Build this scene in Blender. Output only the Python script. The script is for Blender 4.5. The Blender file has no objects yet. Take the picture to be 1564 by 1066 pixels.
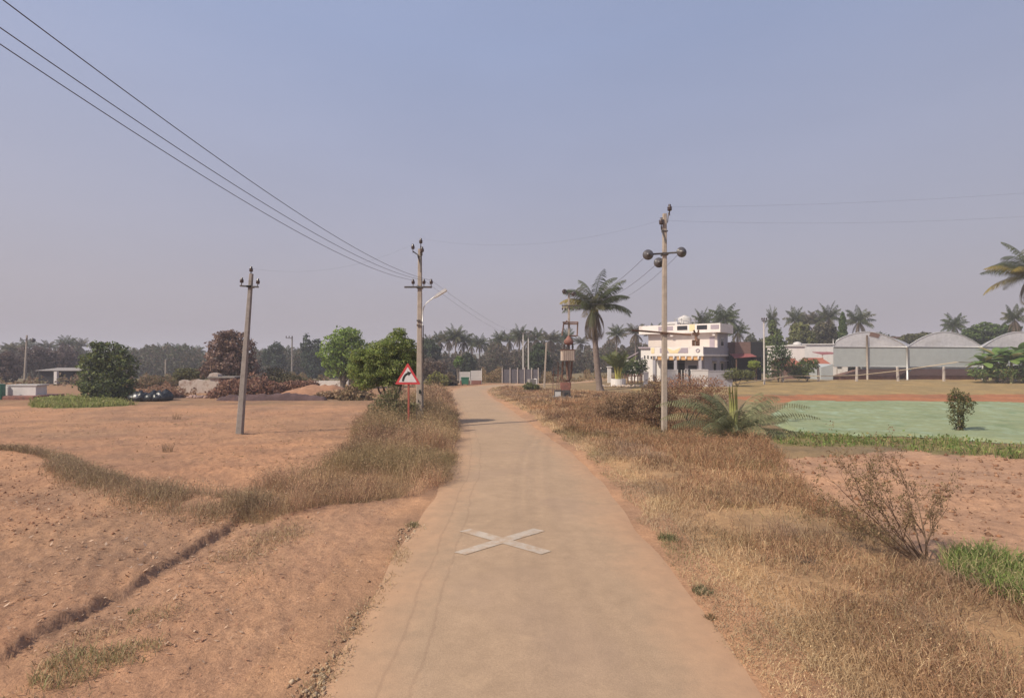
import bpy, math, random
import numpy as np
random.seed(7); R = np.random.RandomState(11)
sc = bpy.context.scene
COL = sc.collection
# ------------------------------------------------------------------ camera, sky, sun, exposure
F, CX, HY, CAMZ = 782.0, 782.0, 545.0, 2.5          # focal length and horizon in photo pixels, camera height in metres
cam_d = bpy.data.cameras.new("camera"); cam = bpy.data.objects.new("camera", cam_d); COL.objects.link(cam)
cam_d.sensor_width = 36; cam_d.sensor_fit = 'HORIZONTAL'; cam_d.lens = 18.0
cam_d.clip_start = 0.05; cam_d.clip_end = 6000
cam.location = (0, 0, CAMZ); cam.rotation_euler = (math.radians(90.88), 0, 0)
sc.camera = cam
SUN_EL, SUN_DIR = math.radians(43), (-0.86, -0.51)   # towards the sun: left and a little behind the camera
world = bpy.data.worlds.new("World"); sc.world = world; world.use_nodes = True
wn = world.node_tree; wn.nodes.clear()
def wnode(t): return wn.nodes.new(t)
sky = wnode('ShaderNodeTexSky'); sky.sky_type = 'NISHITA'; sky.sun_disc = False
sky.sun_elevation = SUN_EL; sky.sun_rotation = math.atan2(SUN_DIR[0], SUN_DIR[1])
sky.dust_density = 6.0; sky.air_density = 1.3; sky.ozone_density = 2.5
b1 = wnode('ShaderNodeBackground'); b1.inputs['Strength'].default_value = 0.075
tc = wnode('ShaderNodeTexCoord'); sep = wnode('ShaderNodeSeparateXYZ'); ramp = wnode('ShaderNodeValToRGB')
b2 = wnode('ShaderNodeBackground'); b2.inputs['Strength'].default_value = 1.15
wadd = wnode('ShaderNodeMixShader'); wadd.inputs[0].default_value = 0.72
wout = wnode('ShaderNodeOutputWorld')
cr = ramp.color_ramp
cr.elements[0].position = 0.0; cr.elements[0].color = (0.33, 0.292, 0.318, 1)
cr.elements[1].position = 1.0; cr.elements[1].color = (0.19, 0.245, 0.40, 1)
for p_, c_ in ((0.12, (0.33, 0.302, 0.350)), (0.28, (0.305, 0.305, 0.392)), (0.52, (0.262, 0.305, 0.455))):
    e_ = cr.elements.new(p_); e_.color = (*c_, 1)
wn.links.new(tc.outputs['Generated'], sep.inputs[0]); wn.links.new(sep.outputs['Z'], ramp.inputs[0])
wno = wnode('ShaderNodeTexNoise'); wno.inputs['Scale'].default_value = 1.6; wno.inputs['Detail'].default_value = 5
wmp = wnode('ShaderNodeMapping'); wmp.inputs['Scale'].default_value = (1, 1, 3.2); wn.links.new(tc.outputs['Generated'], wmp.inputs[0]); wn.links.new(wmp.outputs[0], wno.inputs['Vector'])
wr1 = wnode('ShaderNodeMapRange'); wn.links.new(wno.outputs[0], wr1.inputs[0])
for i_, v_ in enumerate((.3, .7, .955, 1.05)): wr1.inputs[i_+1].default_value = v_
wr2 = wnode('ShaderNodeMapRange'); wn.links.new(sep.outputs['X'], wr2.inputs[0])
for i_, v_ in enumerate((-.8, .6, 1.10, .965)): wr2.inputs[i_+1].default_value = v_
wmu = wnode('ShaderNodeMath'); wmu.operation = 'MULTIPLY'; wn.links.new(wr1.outputs[0], wmu.inputs[0]); wn.links.new(wr2.outputs[0], wmu.inputs[1])
wvm = wnode('ShaderNodeVectorMath'); wvm.operation = 'SCALE'; wn.links.new(ramp.outputs[0], wvm.inputs[0]); wn.links.new(wmu.outputs[0], wvm.inputs['Scale'])
wn.links.new(wvm.outputs[0], b2.inputs['Color'])
wn.links.new(sky.outputs[0], b1.inputs['Color'])
wn.links.new(b1.outputs[0], wadd.inputs[1]); wn.links.new(b2.outputs[0], wadd.inputs[2]); wn.links.new(wadd.outputs[0], wout.inputs[0])
sun_d = bpy.data.lights.new("sun", 'SUN'); sun = bpy.data.objects.new("sun", sun_d); COL.objects.link(sun)
sun_d.energy = 3.8; sun_d.angle = math.radians(1.2); sun_d.color = (1.0, 0.90, 0.74)
from mathutils import Vector, Matrix
sv = Vector((SUN_DIR[0]*math.cos(SUN_EL), SUN_DIR[1]*math.cos(SUN_EL), math.sin(SUN_EL)))
sun.rotation_euler = sv.to_track_quat('Z', 'Y').to_euler()
sc.view_settings.view_transform = 'Standard'; sc.view_settings.look = 'None'
sc.view_settings.exposure = 0.36; sc.view_settings.gamma = 1.0
sc.cycles.use_denoising = True
sc.cycles.max_bounces = 6; sc.cycles.transparent_max_bounces = 8; sc.cycles.volume_bounces = 0

# ------------------------------------------------------------------ noise
def hsh(i, j, s):
    h = np.sin(i*127.1 + j*311.7 + s*74.7)*43758.5453
    return h - np.floor(h)
def vnoise(x, y, s=0):
    i = np.floor(x); j = np.floor(y); u = x-i; v = y-j
    u = u*u*(3-2*u); v = v*v*(3-2*v)
    return (hsh(i,j,s)*(1-u)+hsh(i+1,j,s)*u)*(1-v)+(hsh(i,j+1,s)*(1-u)+hsh(i+1,j+1,s)*u)*v
def fbm(x, y, s=0, o=4):
    t = 0; a = .5; n = 0
    for k in range(o):
        t = t + a*vnoise(x*2**k, y*2**k, s+k*3.1); n += a; a *= .5
    return t/n
def sstep(a, b, x):
    t = np.clip((x-a)/(b-a), 0, 1); return t*t*(3-2*t)

# ------------------------------------------------------------------ terrain heights
KY  = [-80, 0, 6, 14, 22, 40, 62, 80, 110, 150, 250, 1500]
KL  = [0, 0, 0, -.2, -.55, -.6, -.75, -1.2, -2.2, -3.5, -5, -8]
KR  = [0, 0, 0, -.2, -.55, -.6, -.3, -.3, -.8, -2, -4, -8]
def base_h(x, y):
    x = np.asarray(x, float); y = np.asarray(y, float)
    a = 0; b = 0
    for o in (-.12, -.06, 0, .06, .12):
        yy = y + o*np.abs(y)
        a = a + np.interp(yy, KY, KL)/5; b = b + np.interp(yy, KY, KR)/5
    m = sstep(4, 14, x)
    return a*(1-m)+b*m
def gp(px, py):                                  # photo pixel -> point on the ground (plan position)
    d = F*CAMZ/(py-HY)
    for _ in range(25):
        x = (px-CX)/F*d
        d = d*.5 + .5*F*(CAMZ-float(base_h(x, d)))/(py-HY)
    return ((px-CX)/F*d, d)
def gpoly(pts): return np.array([gp(*p) for p in pts])
def zp(py, d): return CAMZ-(py-HY)/F*d
def xp(px, d): return (px-CX)/F*d
def inpoly(x, y, P):
    r = np.zeros(np.shape(x), bool); n = len(P)
    for i in range(n):
        x1, y1 = P[i]; x2, y2 = P[(i+1) % n]
        if y1 == y2: continue
        c = ((y1 > y) != (y2 > y)) & (x < (x2-x1)*(y-y1)/(y2-y1)+x1)
        r ^= c
    return r
def pdist(x, y, P):                               # signed distance to a polyline, parameter
    best = np.full(np.shape(x), 1e9); sg = np.zeros(np.shape(x))
    for (x1, y1), (x2, y2) in zip(P[:-1], P[1:]):
        dx, dy = x2-x1, y2-y1; L = dx*dx+dy*dy
        t = np.clip(((x-x1)*dx+(y-y1)*dy)/L, 0, 1)
        ex, ey = x-x1-t*dx, y-y1-t*dy; d = np.hypot(ex, ey)
        m = d < best; best = np.where(m, d, best); sg = np.where(m, np.sign(dx*ey-dy*ex), sg)
    return best*np.where(sg == 0, 1, sg)
# road centre line
RC = [(0.2,-60),(0.2,-6),(0.2,3.7),(0.2,9),(0.1,13.6),(-.75,22.7),(-2.05,32),(-3.3,40),(-3.95,47),(-3.6,53),(-1.5,58.5),(2.5,62),(9,64.5),(18,66),(60,70)]
def catmull(P, n):
    P = [P[0]]+list(P)+[P[-1]]; out = []
    for i in range(1, len(P)-2):
        p0,p1,p2,p3 = [np.array(P[k], float) for k in (i-1,i,i+1,i+2)]
        for t in np.linspace(0,1,n,endpoint=False):
            out.append(.5*((2*p1)+(-p0+p2)*t+(2*p0-5*p1+4*p2-p3)*t*t+(-p0+3*p1-3*p2+p3)*t**3))
    out.append(np.array(P[-2], float)); return np.array(out)
RCs = catmull(RC, 14)
BANK = np.array([(-9,-3.0)]+[gp(*p) for p in ((0,1015),(70,968),(140,935),(195,905),(240,872),(320,830),(365,795),(410,770))])
WEEDLINE = np.array([(-30, 15.5)]+[gp(*p) for p in ((0,695),(110,728),(230,762),(330,778),(390,782))])
def ground_h(x, y, detail=True):
    x = np.asarray(x, float); y = np.asarray(y, float)
    h = base_h(x, y)
    near = 1-sstep(70, 120, np.hypot(x, y))
    rd = np.abs(pdist(x, y, RCs))
    off = sstep(1.8, 3.2, rd)
    h = h + off*near*(.10*(fbm(x*.35, y*.35, 5)-.5)+.05*(fbm(x*1.7, y*1.7, 9)-.5))
    right = sstep(0, 1, x-np.interp(y, RCs[:,1][:120], RCs[:,0][:120]))
    h = h + right*off*near*.07
    bj = pdist(x, y, BANK) + .16*(fbm(x*1.6, y*1.6, 21, 4)-.5)+.09*(fbm(x*8, y*8, 22, 3)-.5)
    tap = (1-sstep(7.5, 9.5, y))*sstep(-6, -3.5, -np.abs(x+4)-0*x)*1.0
    tap = (1-sstep(8.0, 10.0, y))
    h = h + tap*((.03+.05*fbm(x*1.3,y*1.3,25,2))*sstep(-.035, .035, bj)+.03*np.exp(-((bj-.12)/.12)**2)*fbm(x*4,y*4,27,2)-.02*np.exp(-((bj+.09)/.09)**2))
    h = h + .14*np.exp(-(pdist(x, y, WEEDLINE)/.55)**2)*(x < -2.6)
    if detail:
        fld = (x < -2.5) & (bj > 0)
        cl = fbm(x*8.5, y*8.5, 31, 3)
        a = np.where(fld, .030, .020)*sstep(1.9, 2.4, rd)*near
        h = h + a*(cl-.5)*2*(1-sstep(20, 40, y))
        rs = inpoly(x, y, RSOIL)
        h = h + np.where(rs, .09, 0)*(fbm(x*1.9, y*3.2, 41, 4)-.5)
    h = h - .03*(1-sstep(1.55, 1.9, rd))           # leave room for the road sheet
    return h
RSOIL = gpoly([(1170,705),(1240,770),(1330,815),(1420,870),(1500,905),(1900,1000),(2400,760),(1800,705),(1564,702),(1380,690)])
# ------------------------------------------------------------------ mesh helpers
def setmesh(me, V, quads=None, tris=None, col=None):
    V = np.asarray(V, np.float32); me.vertices.add(len(V)); me.vertices.foreach_set('co', V.ravel())
    loops = []; starts = []; tot = 0
    for f, k in ((quads, 4), (tris, 3)):
        if f is None or len(f) == 0: continue
        f = np.asarray(f, np.int32); loops.append(f.ravel()); starts.append(tot+np.arange(len(f))*k); tot += f.size
    L = np.concatenate(loops); S = np.concatenate(starts).astype(np.int32)
    me.loops.add(len(L)); me.loops.foreach_set('vertex_index', L)
    me.polygons.add(len(S)); me.polygons.foreach_set('loop_start', S)
    if col is not None:
        c = np.ones((len(V), 4), np.float32); c[:, :3] = col
        at = me.attributes.new('col', 'FLOAT_COLOR', 'POINT'); at.data.foreach_set('color', c.ravel())
    me.update(calc_edges=True); me.validate()
def link(name, me, m, parent=None):
    o = bpy.data.objects.new(name, me); COL.objects.link(o)
    if m is not None: me.materials.append(m)
    if parent is not None: o.parent = parent
    return o
def npobj(name, V, quads, tris, m, parent=None, col=None, smooth=False):
    me = bpy.data.meshes.new(name); setmesh(me, V, quads, tris, col)
    if smooth: me.polygons.foreach_set('use_smooth', np.ones(len(me.polygons), bool))
    return link(name, me, m, parent)
def tag(o, label=None, cat=None, group=None, kind=None):
    if label: o['label'] = label
    if cat: o['category'] = cat
    if group: o['group'] = group
    if kind: o['kind'] = kind
    return o
def thing(name, label, cat, loc=(0,0,0), rz=0, group=None):
    o = bpy.data.objects.new(name, None); COL.objects.link(o); o.empty_display_size = .2
    o.location = loc; o.rotation_euler = (0, 0, rz); return tag(o, label, cat, group)
def copy_tree(o, parent=None):
    c = o.copy(); COL.objects.link(c)
    if parent is not None: c.parent = parent
    for ch in list(o.children): copy_tree(ch, c)
    return c
class MB:
    def __init__(s): s.v = []; s.f = []; s.sm = []
    def add(s, v, f, sm=False):
        n = len(s.v); s.v += [tuple(map(float, p)) for p in v]; s.f += [tuple(i+n for i in q) for q in f]; s.sm += [sm]*len(f); return s
    def box(s, c, d, rz=0, ch=0.0):
        hx, hy, hz = d[0]/2, d[1]/2, d[2]/2; cs, sn = math.cos(rz), math.sin(rz)
        if ch <= 0:
            P = [(-hx,-hy),(hx,-hy),(hx,hy),(-hx,hy)]
        else:
            P = [(-hx+ch,-hy),(hx-ch,-hy),(hx,-hy+ch),(hx,hy-ch),(hx-ch,hy),(-hx+ch,hy),(-hx,hy-ch),(-hx,-hy+ch)]
        n = len(P)
        v = [(c[0]+x*cs-y*sn, c[1]+x*sn+y*cs, c[2]+z) for z in (-hz, hz) for x, y in P]
        f = [tuple(range(n))[::-1], tuple(range(n, 2*n))]+[(i, (i+1)%n, n+(i+1)%n, n+i) for i in range(n)]
        return s.add(v, f)
    def bx(s, x0, x1, y0, y1, z0, z1): return s.box(((x0+x1)/2,(y0+y1)/2,(z0+z1)/2),(abs(x1-x0),abs(y1-y0),abs(z1-z0)))
    def tube(s, P, r, n=8, cap=True, sm=True):
        P = [Vector(p) for p in P]; r = [r]*len(P) if isinstance(r, (int, float)) else r
        v = []; up = Vector((0,0,1))
        for i, p in enumerate(P):
            t = (P[min(i+1,len(P)-1)]-P[max(i-1,0)])
            t = t.normalized() if t.length > 1e-9 else Vector((0,0,1))
            a = t.cross(up if abs(t.z) < .9 else Vector((1,0,0))).normalized(); b = t.cross(a)
            for k in range(n):
                an = 2*math.pi*k/n; v.append(p+(a*math.cos(an)+b*math.sin(an))*r[i])
        f = [(i*n+k, i*n+(k+1)%n, (i+1)*n+(k+1)%n, (i+1)*n+k) for i in range(len(P)-1) for k in range(n)]
        s.add(v, f, sm)
        if cap:
            m = len(s.v)-len(v); s.f += [tuple(m+k for k in range(n)), tuple(m+(len(P)-1)*n+k for k in range(n))[::-1]]; s.sm += [False, False]
        return s
    def lathe(s, prof, c=(0,0,0), n=14, axis=None, sm=True):
        q = Vector(axis).to_track_quat('Z','Y') if axis else None; v = []
        for r, z in prof:
            for k in range(n):
                a = 2*math.pi*k/n; p = Vector((r*math.cos(a), r*math.sin(a), z))
                if q: p = q @ p
                v.append(p+Vector(c))
        m = len(prof)
        f = [(i*n+k, i*n+(k+1)%n, (i+1)*n+(k+1)%n, (i+1)*n+k) for i in range(m-1) for k in range(n)]
        return s.add(v, f, sm)
    def prism(s, poly, y0, y1):                     # polygon in xz pushed along y
        n = len(poly); v = [(x, y0, z) for x, z in poly]+[(x, y1, z) for x, z in poly]
        f = [tuple(range(n)), tuple(range(n, 2*n))[::-1]]+[(i, n+i, n+(i+1)%n, (i+1)%n) for i in range(n)]
        return s.add(v, f)
    def build(s, name, m, parent=None, col=None, bevel=0):
        me = bpy.data.meshes.new(name); me.from_pydata(s.v, [], s.f)
        me.polygons.foreach_set('use_smooth', s.sm); me.update()
        o = link(name, me, m, parent)
        if bevel:
            b = o.modifiers.new('bevel', 'BEVEL'); b.width = bevel; b.segments = 2; b.limit_method = 'ANGLE'
        return o

# ------------------------------------------------------------------ materials
def newmat(name):
    m = bpy.data.materials.new(name); m.use_nodes = True; nt = m.node_tree; nt.nodes.clear()
    out = nt.nodes.new('ShaderNodeOutputMaterial'); p = nt.nodes.new('ShaderNodeBsdfPrincipled')
    nt.links.new(p.outputs[0], out.inputs[0]); return m, nt, p, out
def N(nt, t, **k):
    n = nt.nodes.new(t)
    for a, b in k.items(): setattr(n, a, b)
    return n
def noise(nt, scale, detail=6, rough=.6, vec=None):
    n = N(nt, 'ShaderNodeTexNoise'); n.inputs['Scale'].default_value = scale; n.inputs['Detail'].default_value = detail
    n.inputs['Roughness'].default_value = rough
    if vec is not None: nt.links.new(vec, n.inputs['Vector'])
    return n
def mixc(nt, fac, a, b, mode='MIX'):
    n = N(nt, 'ShaderNodeMix', data_type='RGBA', blend_type=mode)
    for sock, v in ((n.inputs[0], fac), (n.inputs[6], a), (n.inputs[7], b)):
        if isinstance(v, (int, float)): sock.default_value = v
        elif isinstance(v, tuple): sock.default_value = (*v, 1)
        else: nt.links.new(v, sock)
    return n.outputs[2]
def rng(nt, src, a, b, c, d):
    n = N(nt, 'ShaderNodeMapRange'); nt.links.new(src, n.inputs[0])
    for i, v in enumerate((a, b, c, d)): n.inputs[i+1].default_value = v
    return n.outputs[0]
def objvec(nt): return N(nt, 'ShaderNodeTexCoord').outputs['Object']
def surf(name, c, rough=.8, var=.25, scale=3., stain=None, bump=.15, bscale=30., spec=.3, metal=0.):
    m, nt, p, out = newmat(name); v = objvec(nt)
    n1 = noise(nt, scale, 6, .65, v)
    dark = tuple(x*(1-var) for x in c); lite = tuple(min(1, x*(1+var)) for x in c)
    col = mixc(nt, rng(nt, n1.outputs[0], .3, .7, 0, 1), dark, lite)
    if stain:
        n2 = noise(nt, scale*.45, 8, .7, v)
        col = mixc(nt, rng(nt, n2.outputs[0], stain[1], stain[1]+.15, 0, 1), col, stain[0])
    nt.links.new(col, p.inputs['Base Color']); p.inputs['Roughness'].default_value = rough
    p.inputs['Specular IOR Level'].default_value = spec; p.inputs['Metallic'].default_value = metal
    if bump:
        nb = noise(nt, bscale, 4, .6, v); b = N(nt, 'ShaderNodeBump'); b.inputs['Strength'].default_value = bump; b.inputs['Distance'].default_value = .02
        nt.links.new(nb.outputs[0], b.inputs['Height']); nt.links.new(b.outputs[0], p.inputs['Normal'])
    return m
def leafmat(name, trans=.35, rough=.6):
    m, nt, p, out = newmat(name)
    a = N(nt, 'ShaderNodeAttribute', attribute_name='col')
    nt.links.new(a.outputs['Color'], p.inputs['Base Color']); p.inputs['Roughness'].default_value = rough; p.inputs['Specular IOR Level'].default_value = .25
    t = N(nt, 'ShaderNodeBsdfTranslucent'); nt.links.new(a.outputs['Color'], t.inputs[0])
    mx = N(nt, 'ShaderNodeMixShader'); mx.inputs[0].default_value = trans
    nt.links.new(p.outputs[0], mx.inputs[1]); nt.links.new(t.outputs[0], mx.inputs[2]); nt.links.new(mx.outputs[0], out.inputs[0])
    return m
M = {}
M['leaf'] = leafmat('leaf'); M['dry'] = leafmat('dry_leaf', .3, .8)
M['concrete'] = surf('weathered_concrete', (.36,.30,.25), .9, .18, 6, ((.20,.17,.15), .58), .25, 40)
M['concrete_dark'] = surf('grey_concrete', (.27,.24,.22), .9, .2, 6, ((.17,.15,.14), .55), .25, 40)
M['pole_white'] = surf('pale_pole', (.55,.50,.46), .85, .12, 5, None, .1)
M['iron'] = surf('dark_iron', (.07,.062,.06), .6, .3, 8, ((.13,.07,.045), .55), .1, 60, .4)
M['rust'] = surf('rusty_iron', (.17,.095,.065), .8, .3, 9, ((.08,.05,.04), .5), .2, 60)
M['galv'] = surf('galvanised_steel', (.62,.61,.60), .45, .1, 8, None, .05, 60, .5, .3)
M['porcelain'] = surf('brown_porcelain', (.06,.04,.038), .22, .2, 8, None, 0, 30, .6)
M['steelball'] = surf('grey_porcelain', (.085,.075,.075), .25, .2, 8, None, 0, 30, .7)
M['wire'] = surf('wire_metal', (.10,.09,.10), .6, .1, 5, None, 0)
M['bark'] = surf('bark', (.16,.125,.10), .95, .3, 5, None, .6, 22)
M['palm_bark'] = surf('palm_bark', (.19,.145,.125), .95, .25, 6, None, .6, 18)
M['red'] = surf('sign_red', (.50,.055,.06), .5, .12, 6, None, .05)
M['redpost'] = surf('red_post_paint', (.33,.085,.06), .7, .2, 8, ((.2,.10,.07), .6), .1)
M['signwhite'] = surf('sign_white', (.60,.56,.56), .5, .08, 5, None, .04)
M['black'] = surf('black_paint', (.02,.022,.02), .6, .2, 5, None, 0)
M['white'] = surf('white_wash', (.66,.62,.60), .85, .09, 1.6, ((.47,.41,.37), .58), .1, 25)
M['cream'] = surf('cream_pink_plaster', (.64,.56,.51), .85, .07, .9, ((.47,.39,.355), .58), .1, 25)
M['trimpink'] = surf('pale_pink_paint', (.74,.675,.635), .75, .07, 1.2, ((.52,.44,.41), .58), .1, 25)
M['yellow'] = surf('pale_yellow_paint', (.75,.60,.36), .75, .05, 2, None, .05)
M['mauve'] = surf('mauve_grey_paint', (.36,.30,.34), .75, .06, 2, None, .05)
M['greywall'] = surf('grey_and_shade_plaster', (.33,.31,.34), .85, .08, 1.5, ((.24,.22,.24), .62), .1, 25)  # grey plaster, and the shade colour of the house side
M['orange'] = surf('ochre_trim', (.58,.34,.16), .75, .08, 3, None, .05)
M['brownwall'] = surf('brown_sheet', (.20,.125,.105), .8, .15, 2, None, .1)
M['blacknet'] = surf('black_net', (.028,.027,.03), .85, .2, 8, None, .1)
M['darkgap'] = surf('dark_interior', (.03,.03,.035), .9, .2, 2, None, 0)
M['glass'] = surf('window_glass', (.05,.055,.06), .15, .2, 2, None, 0, 30, .6)
M['tile'] = surf('red_tile', (.36,.13,.085), .85, .22, 6, ((.20,.10,.075), .6), .3, 30)
M['redsheet'] = surf('red_roof_sheet', (.27,.09,.085), .6, .12, 4, None, .1)
M['greenpaint'] = surf('green_paint', (.045,.17,.11), .5, .2, 4, ((.10,.13,.09), .62), .1)
M['ruin'] = surf('flaking_whitewash', (.50,.42,.37), .95, .12, 3, ((.24,.135,.095), .50), .4, 14)
M['blackplastic'] = surf('black_plastic', (.018,.02,.024), .38, .3, 6, None, .3, 12, .5)
M['stone'] = surf('granite_post', (.46,.40,.36), .9, .15, 5, None, .3, 25)
M['earth'] = surf('orange_earth', (.33,.175,.105), 1, .25, 1.6, ((.28,.14,.08), .50), 1.0, 5)
M['stripdark'] = surf('dark_purple_brown', (.095,.06,.06), 1, .3, 1.6, ((.20,.10,.075), .6), .9, 5)
M['meshfence'] = surf('grey_fence_net', (.12,.11,.125), .85, .2, 4, None, .1)
M['lattice'] = surf('grey_white_panel', (.50,.47,.45), .8, .08, 3, None, .05)
M['tx'] = surf('transformer_beige', (.47,.38,.32), .7, .12, 4, ((.30,.19,.14), .62), .1)
M['oxide'] = surf('red_oxide', (.24,.105,.08), .75, .2, 5, ((.12,.065,.055), .52), .15)
M['bamboo'] = surf('bamboo', (.50,.40,.27), .7, .15, 6, None, .05)
M['overlay_tint'] = surf('overlay_cross_tint', (.455,.375,.30), .9, .10, 9, ((.40,.28,.19), .46), .15, 90)  # tint of the overlay cross, broken up by road colour

def ground_material():
    m, nt, p, out = newmat('soil'); v = objvec(nt)
    a = N(nt, 'ShaderNodeAttribute', attribute_name='col').outputs['Color']
    n1 = noise(nt, .9, 8, .62, v); n2 = noise(nt, 7, 8, .7, v); n3 = noise(nt, 38, 6, .75, v); n0 = noise(nt, .22, 5, .6, v)
    c = mixc(nt, 1., a, rngc(nt, n1.outputs[0], .32, .68, (.80,.80,.82), (1.18,1.16,1.12)), 'MULTIPLY')
    c = mixc(nt, 1., c, rngc(nt, n0.outputs[0], .35, .65, (.86,.90,.96), (1.12,1.08,1.04)), 'MULTIPLY')
    c = mixc(nt, 1., c, rngc(nt, n2.outputs[0], .30, .70, (.80,.79,.79), (1.16,1.16,1.16)), 'MULTIPLY')
    c = mixc(nt, 1., c, rngc(nt, n3.outputs[0], .30, .72, (.74,.72,.71), (1.24,1.24,1.23)), 'MULTIPLY')
    vo = N(nt, 'ShaderNodeTexVoronoi'); vo.inputs['Scale'].default_value = 24; nt.links.new(v, vo.inputs['Vector'])
    sp = rng(nt, vo.outputs['Distance'], .10, .22, 1, 0)
    n4 = noise(nt, 3.1, 3, .6, v); gate = rng(nt, n4.outputs[0], .55, .68, 0, .55)
    mu = N(nt, 'ShaderNodeMath', operation='MULTIPLY'); nt.links.new(sp, mu.inputs[0]); nt.links.new(gate, mu.inputs[1])
    c = mixc(nt, mu.outputs[0], c, (.60,.43,.31))
    nt.links.new(c, p.inputs['Base Color']); p.inputs['Roughness'].default_value = 1; p.inputs['Specular IOR Level'].default_value = .1
    b = N(nt, 'ShaderNodeBump'); b.inputs['Strength'].default_value = .75; b.inputs['Distance'].default_value = .05
    ad = N(nt, 'ShaderNodeMath', operation='ADD'); nt.links.new(n2.outputs[0], ad.inputs[0])
    m3 = N(nt, 'ShaderNodeMath', operation='MULTIPLY'); m3.inputs[1].default_value = .4; nt.links.new(n3.outputs[0], m3.inputs[0]); nt.links.new(m3.outputs[0], ad.inputs[1])
    nt.links.new(ad.outputs[0], b.inputs['Height']); nt.links.new(b.outputs[0], p.inputs['Normal'])
    return m
def rngc(nt, src, a, b, c0, c1):
    return mixc(nt, rng(nt, src, a, b, 0, 1), c0, c1)
M['soil'] = ground_material()
def road_material():
    m, nt, p, out = newmat('dusty_asphalt'); v = objvec(nt)
    u = N(nt, 'ShaderNodeAttribute', attribute_name='col').outputs['Color']       # r = |offset from the middle| / half width, g = signed
    sx = N(nt, 'ShaderNodeSeparateColor'); nt.links.new(u, sx.inputs[0])
    n1 = noise(nt, .7, 7, .6, v); n2 = noise(nt, 5, 7, .65, v); n3 = noise(nt, 70, 5, .7, v)
    asp = rngc(nt, n1.outputs[0], .3, .7, (.352,.246,.162), (.410,.285,.188))
    asp = mixc(nt, 1., asp, rngc(nt, n3.outputs[0], .3, .7, (.84,.84,.84), (1.14,1.14,1.14)), 'MULTIPLY')
    asp = mixc(nt, 1., asp, rngc(nt, n2.outputs[0], .3, .7, (.90,.90,.90), (1.08,1.08,1.08)), 'MULTIPLY')
    vo = N(nt, 'ShaderNodeTexVoronoi'); vo.inputs['Scale'].default_value = 16; nt.links.new(v, vo.inputs['Vector'])
    asp = mixc(nt, rng(nt, vo.outputs['Distance'], .05, .13, .30, 0), asp, (.20,.15,.12))
    n4 = noise(nt, 190, 4, .8, v); asp = mixc(nt, 1., asp, rngc(nt, n4.outputs[0], .32, .68, (.84,.84,.84), (1.15,1.14,1.13)), 'MULTIPLY')
    n5 = noise(nt, .32, 4, .55, v); asp = mixc(nt, rng(nt, n5.outputs[0], .52, .60, 0, .35), asp, (.33,.23,.165))
    n6 = noise(nt, 1.7, 6, .65, v); asp = mixc(nt, rng(nt, n6.outputs[0], .60, .70, 0, .5), asp, (.48,.33,.21))
    dust = rngc(nt, n2.outputs[0], .3, .7, (.395,.238,.145), (.465,.285,.172))
    s = N(nt, 'ShaderNodeMath', operation='ADD'); nt.links.new(sx.outputs[0], s.inputs[0])
    w = rng(nt, n1.outputs[0], .25, .75, -.16, .16); nt.links.new(w, s.inputs[1])
    s2 = N(nt, 'ShaderNodeMath', operation='ADD'); nt.links.new(s.outputs[0], s2.inputs[0])
    nt.links.new(rng(nt, n2.outputs[0], .25, .75, -.09, .09), s2.inputs[1])
    f = rng(nt, s2.outputs[0], .52, .95, 0, .95)
    asp = mixc(nt, .05, asp, dust); c = mixc(nt, f, asp, dust)
    # wandering cracks along the left edge of the tar
    cr_ = N(nt, 'ShaderNodeMath', operation='ADD'); nt.links.new(sx.outputs[1], cr_.inputs[0]); nt.links.new(rng(nt, n1.outputs[0], .25, .75, -.016, .016), cr_.inputs[1])
    cr2 = N(nt, 'ShaderNodeMath', operation='ADD'); nt.links.new(cr_.outputs[0], cr2.inputs[0]); nt.links.new(rng(nt, n2.outputs[0], .25, .75, -.005, .005), cr2.inputs[1])
    for pos in (.165, .235):
        d = N(nt, 'ShaderNodeMath', operation='SUBTRACT'); nt.links.new(cr2.outputs[0], d.inputs[0]); d.inputs[1].default_value = pos
        ab = N(nt, 'ShaderNodeMath', operation='ABSOLUTE'); nt.links.new(d.outputs[0], ab.inputs[0])
        c = mixc(nt, rng(nt, ab.outputs[0], .001, .0065, .24, 0), c, (.20,.125,.085))
    nt.links.new(c, p.inputs['Base Color']); p.inputs['Roughness'].default_value = .92; p.inputs['Specular IOR Level'].default_value = .15
    b = N(nt, 'ShaderNodeBump'); b.inputs['Strength'].default_value = .35; b.inputs['Distance'].default_value = .01
    nt.links.new(n3.outputs[0], b.inputs['Height']); nt.links.new(b.outputs[0], p.inputs['Normal'])
    return m
M['road'] = road_material()

# ------------------------------------------------------------------ ground
LVERGE = gpoly([(690,735),(640,757),(560,765),(500,772),(440,790),(400,806),(362,800),(345,775),(380,748),(440,727),(500,708),(535,680),(545,655),(575,640),(620,618),(640,606),(662,598),(676,598),(684,607),(693,620),(698,650)])
RVERGE = np.array([(1.95,3.2)]+[gp(*p) for p in ((1165,1066),(1110,980),(1055,900),(985,800),(945,745),(900,700),(850,662),(812,635),(775,615),(752,604),(744,597),(752,592),(780,591),(880,598),(960,602),(1010,612),(1110,640),(1170,672),(1190,700),(1240,762),(1330,812),(1420,868),(1500,902),(1700,960))]+[(7,3.0)])
TANFIELD = np.array([(9.5,41),(36,41),(75,41),(75,62),(60,62),(20,60.5),(14,58)])
REDSTRIP = gpoly([(1110,607),(1250,604),(1564,603),(1950,602),(1950,622),(1564,617),(1250,616),(1150,616)])
NETFIELD = gpoly([(1172,640),(1200,615),(1400,616),(1564,618),(1900,620),(2100,690),(1564,684),(1380,670),(1220,668),(1180,655)])
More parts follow.
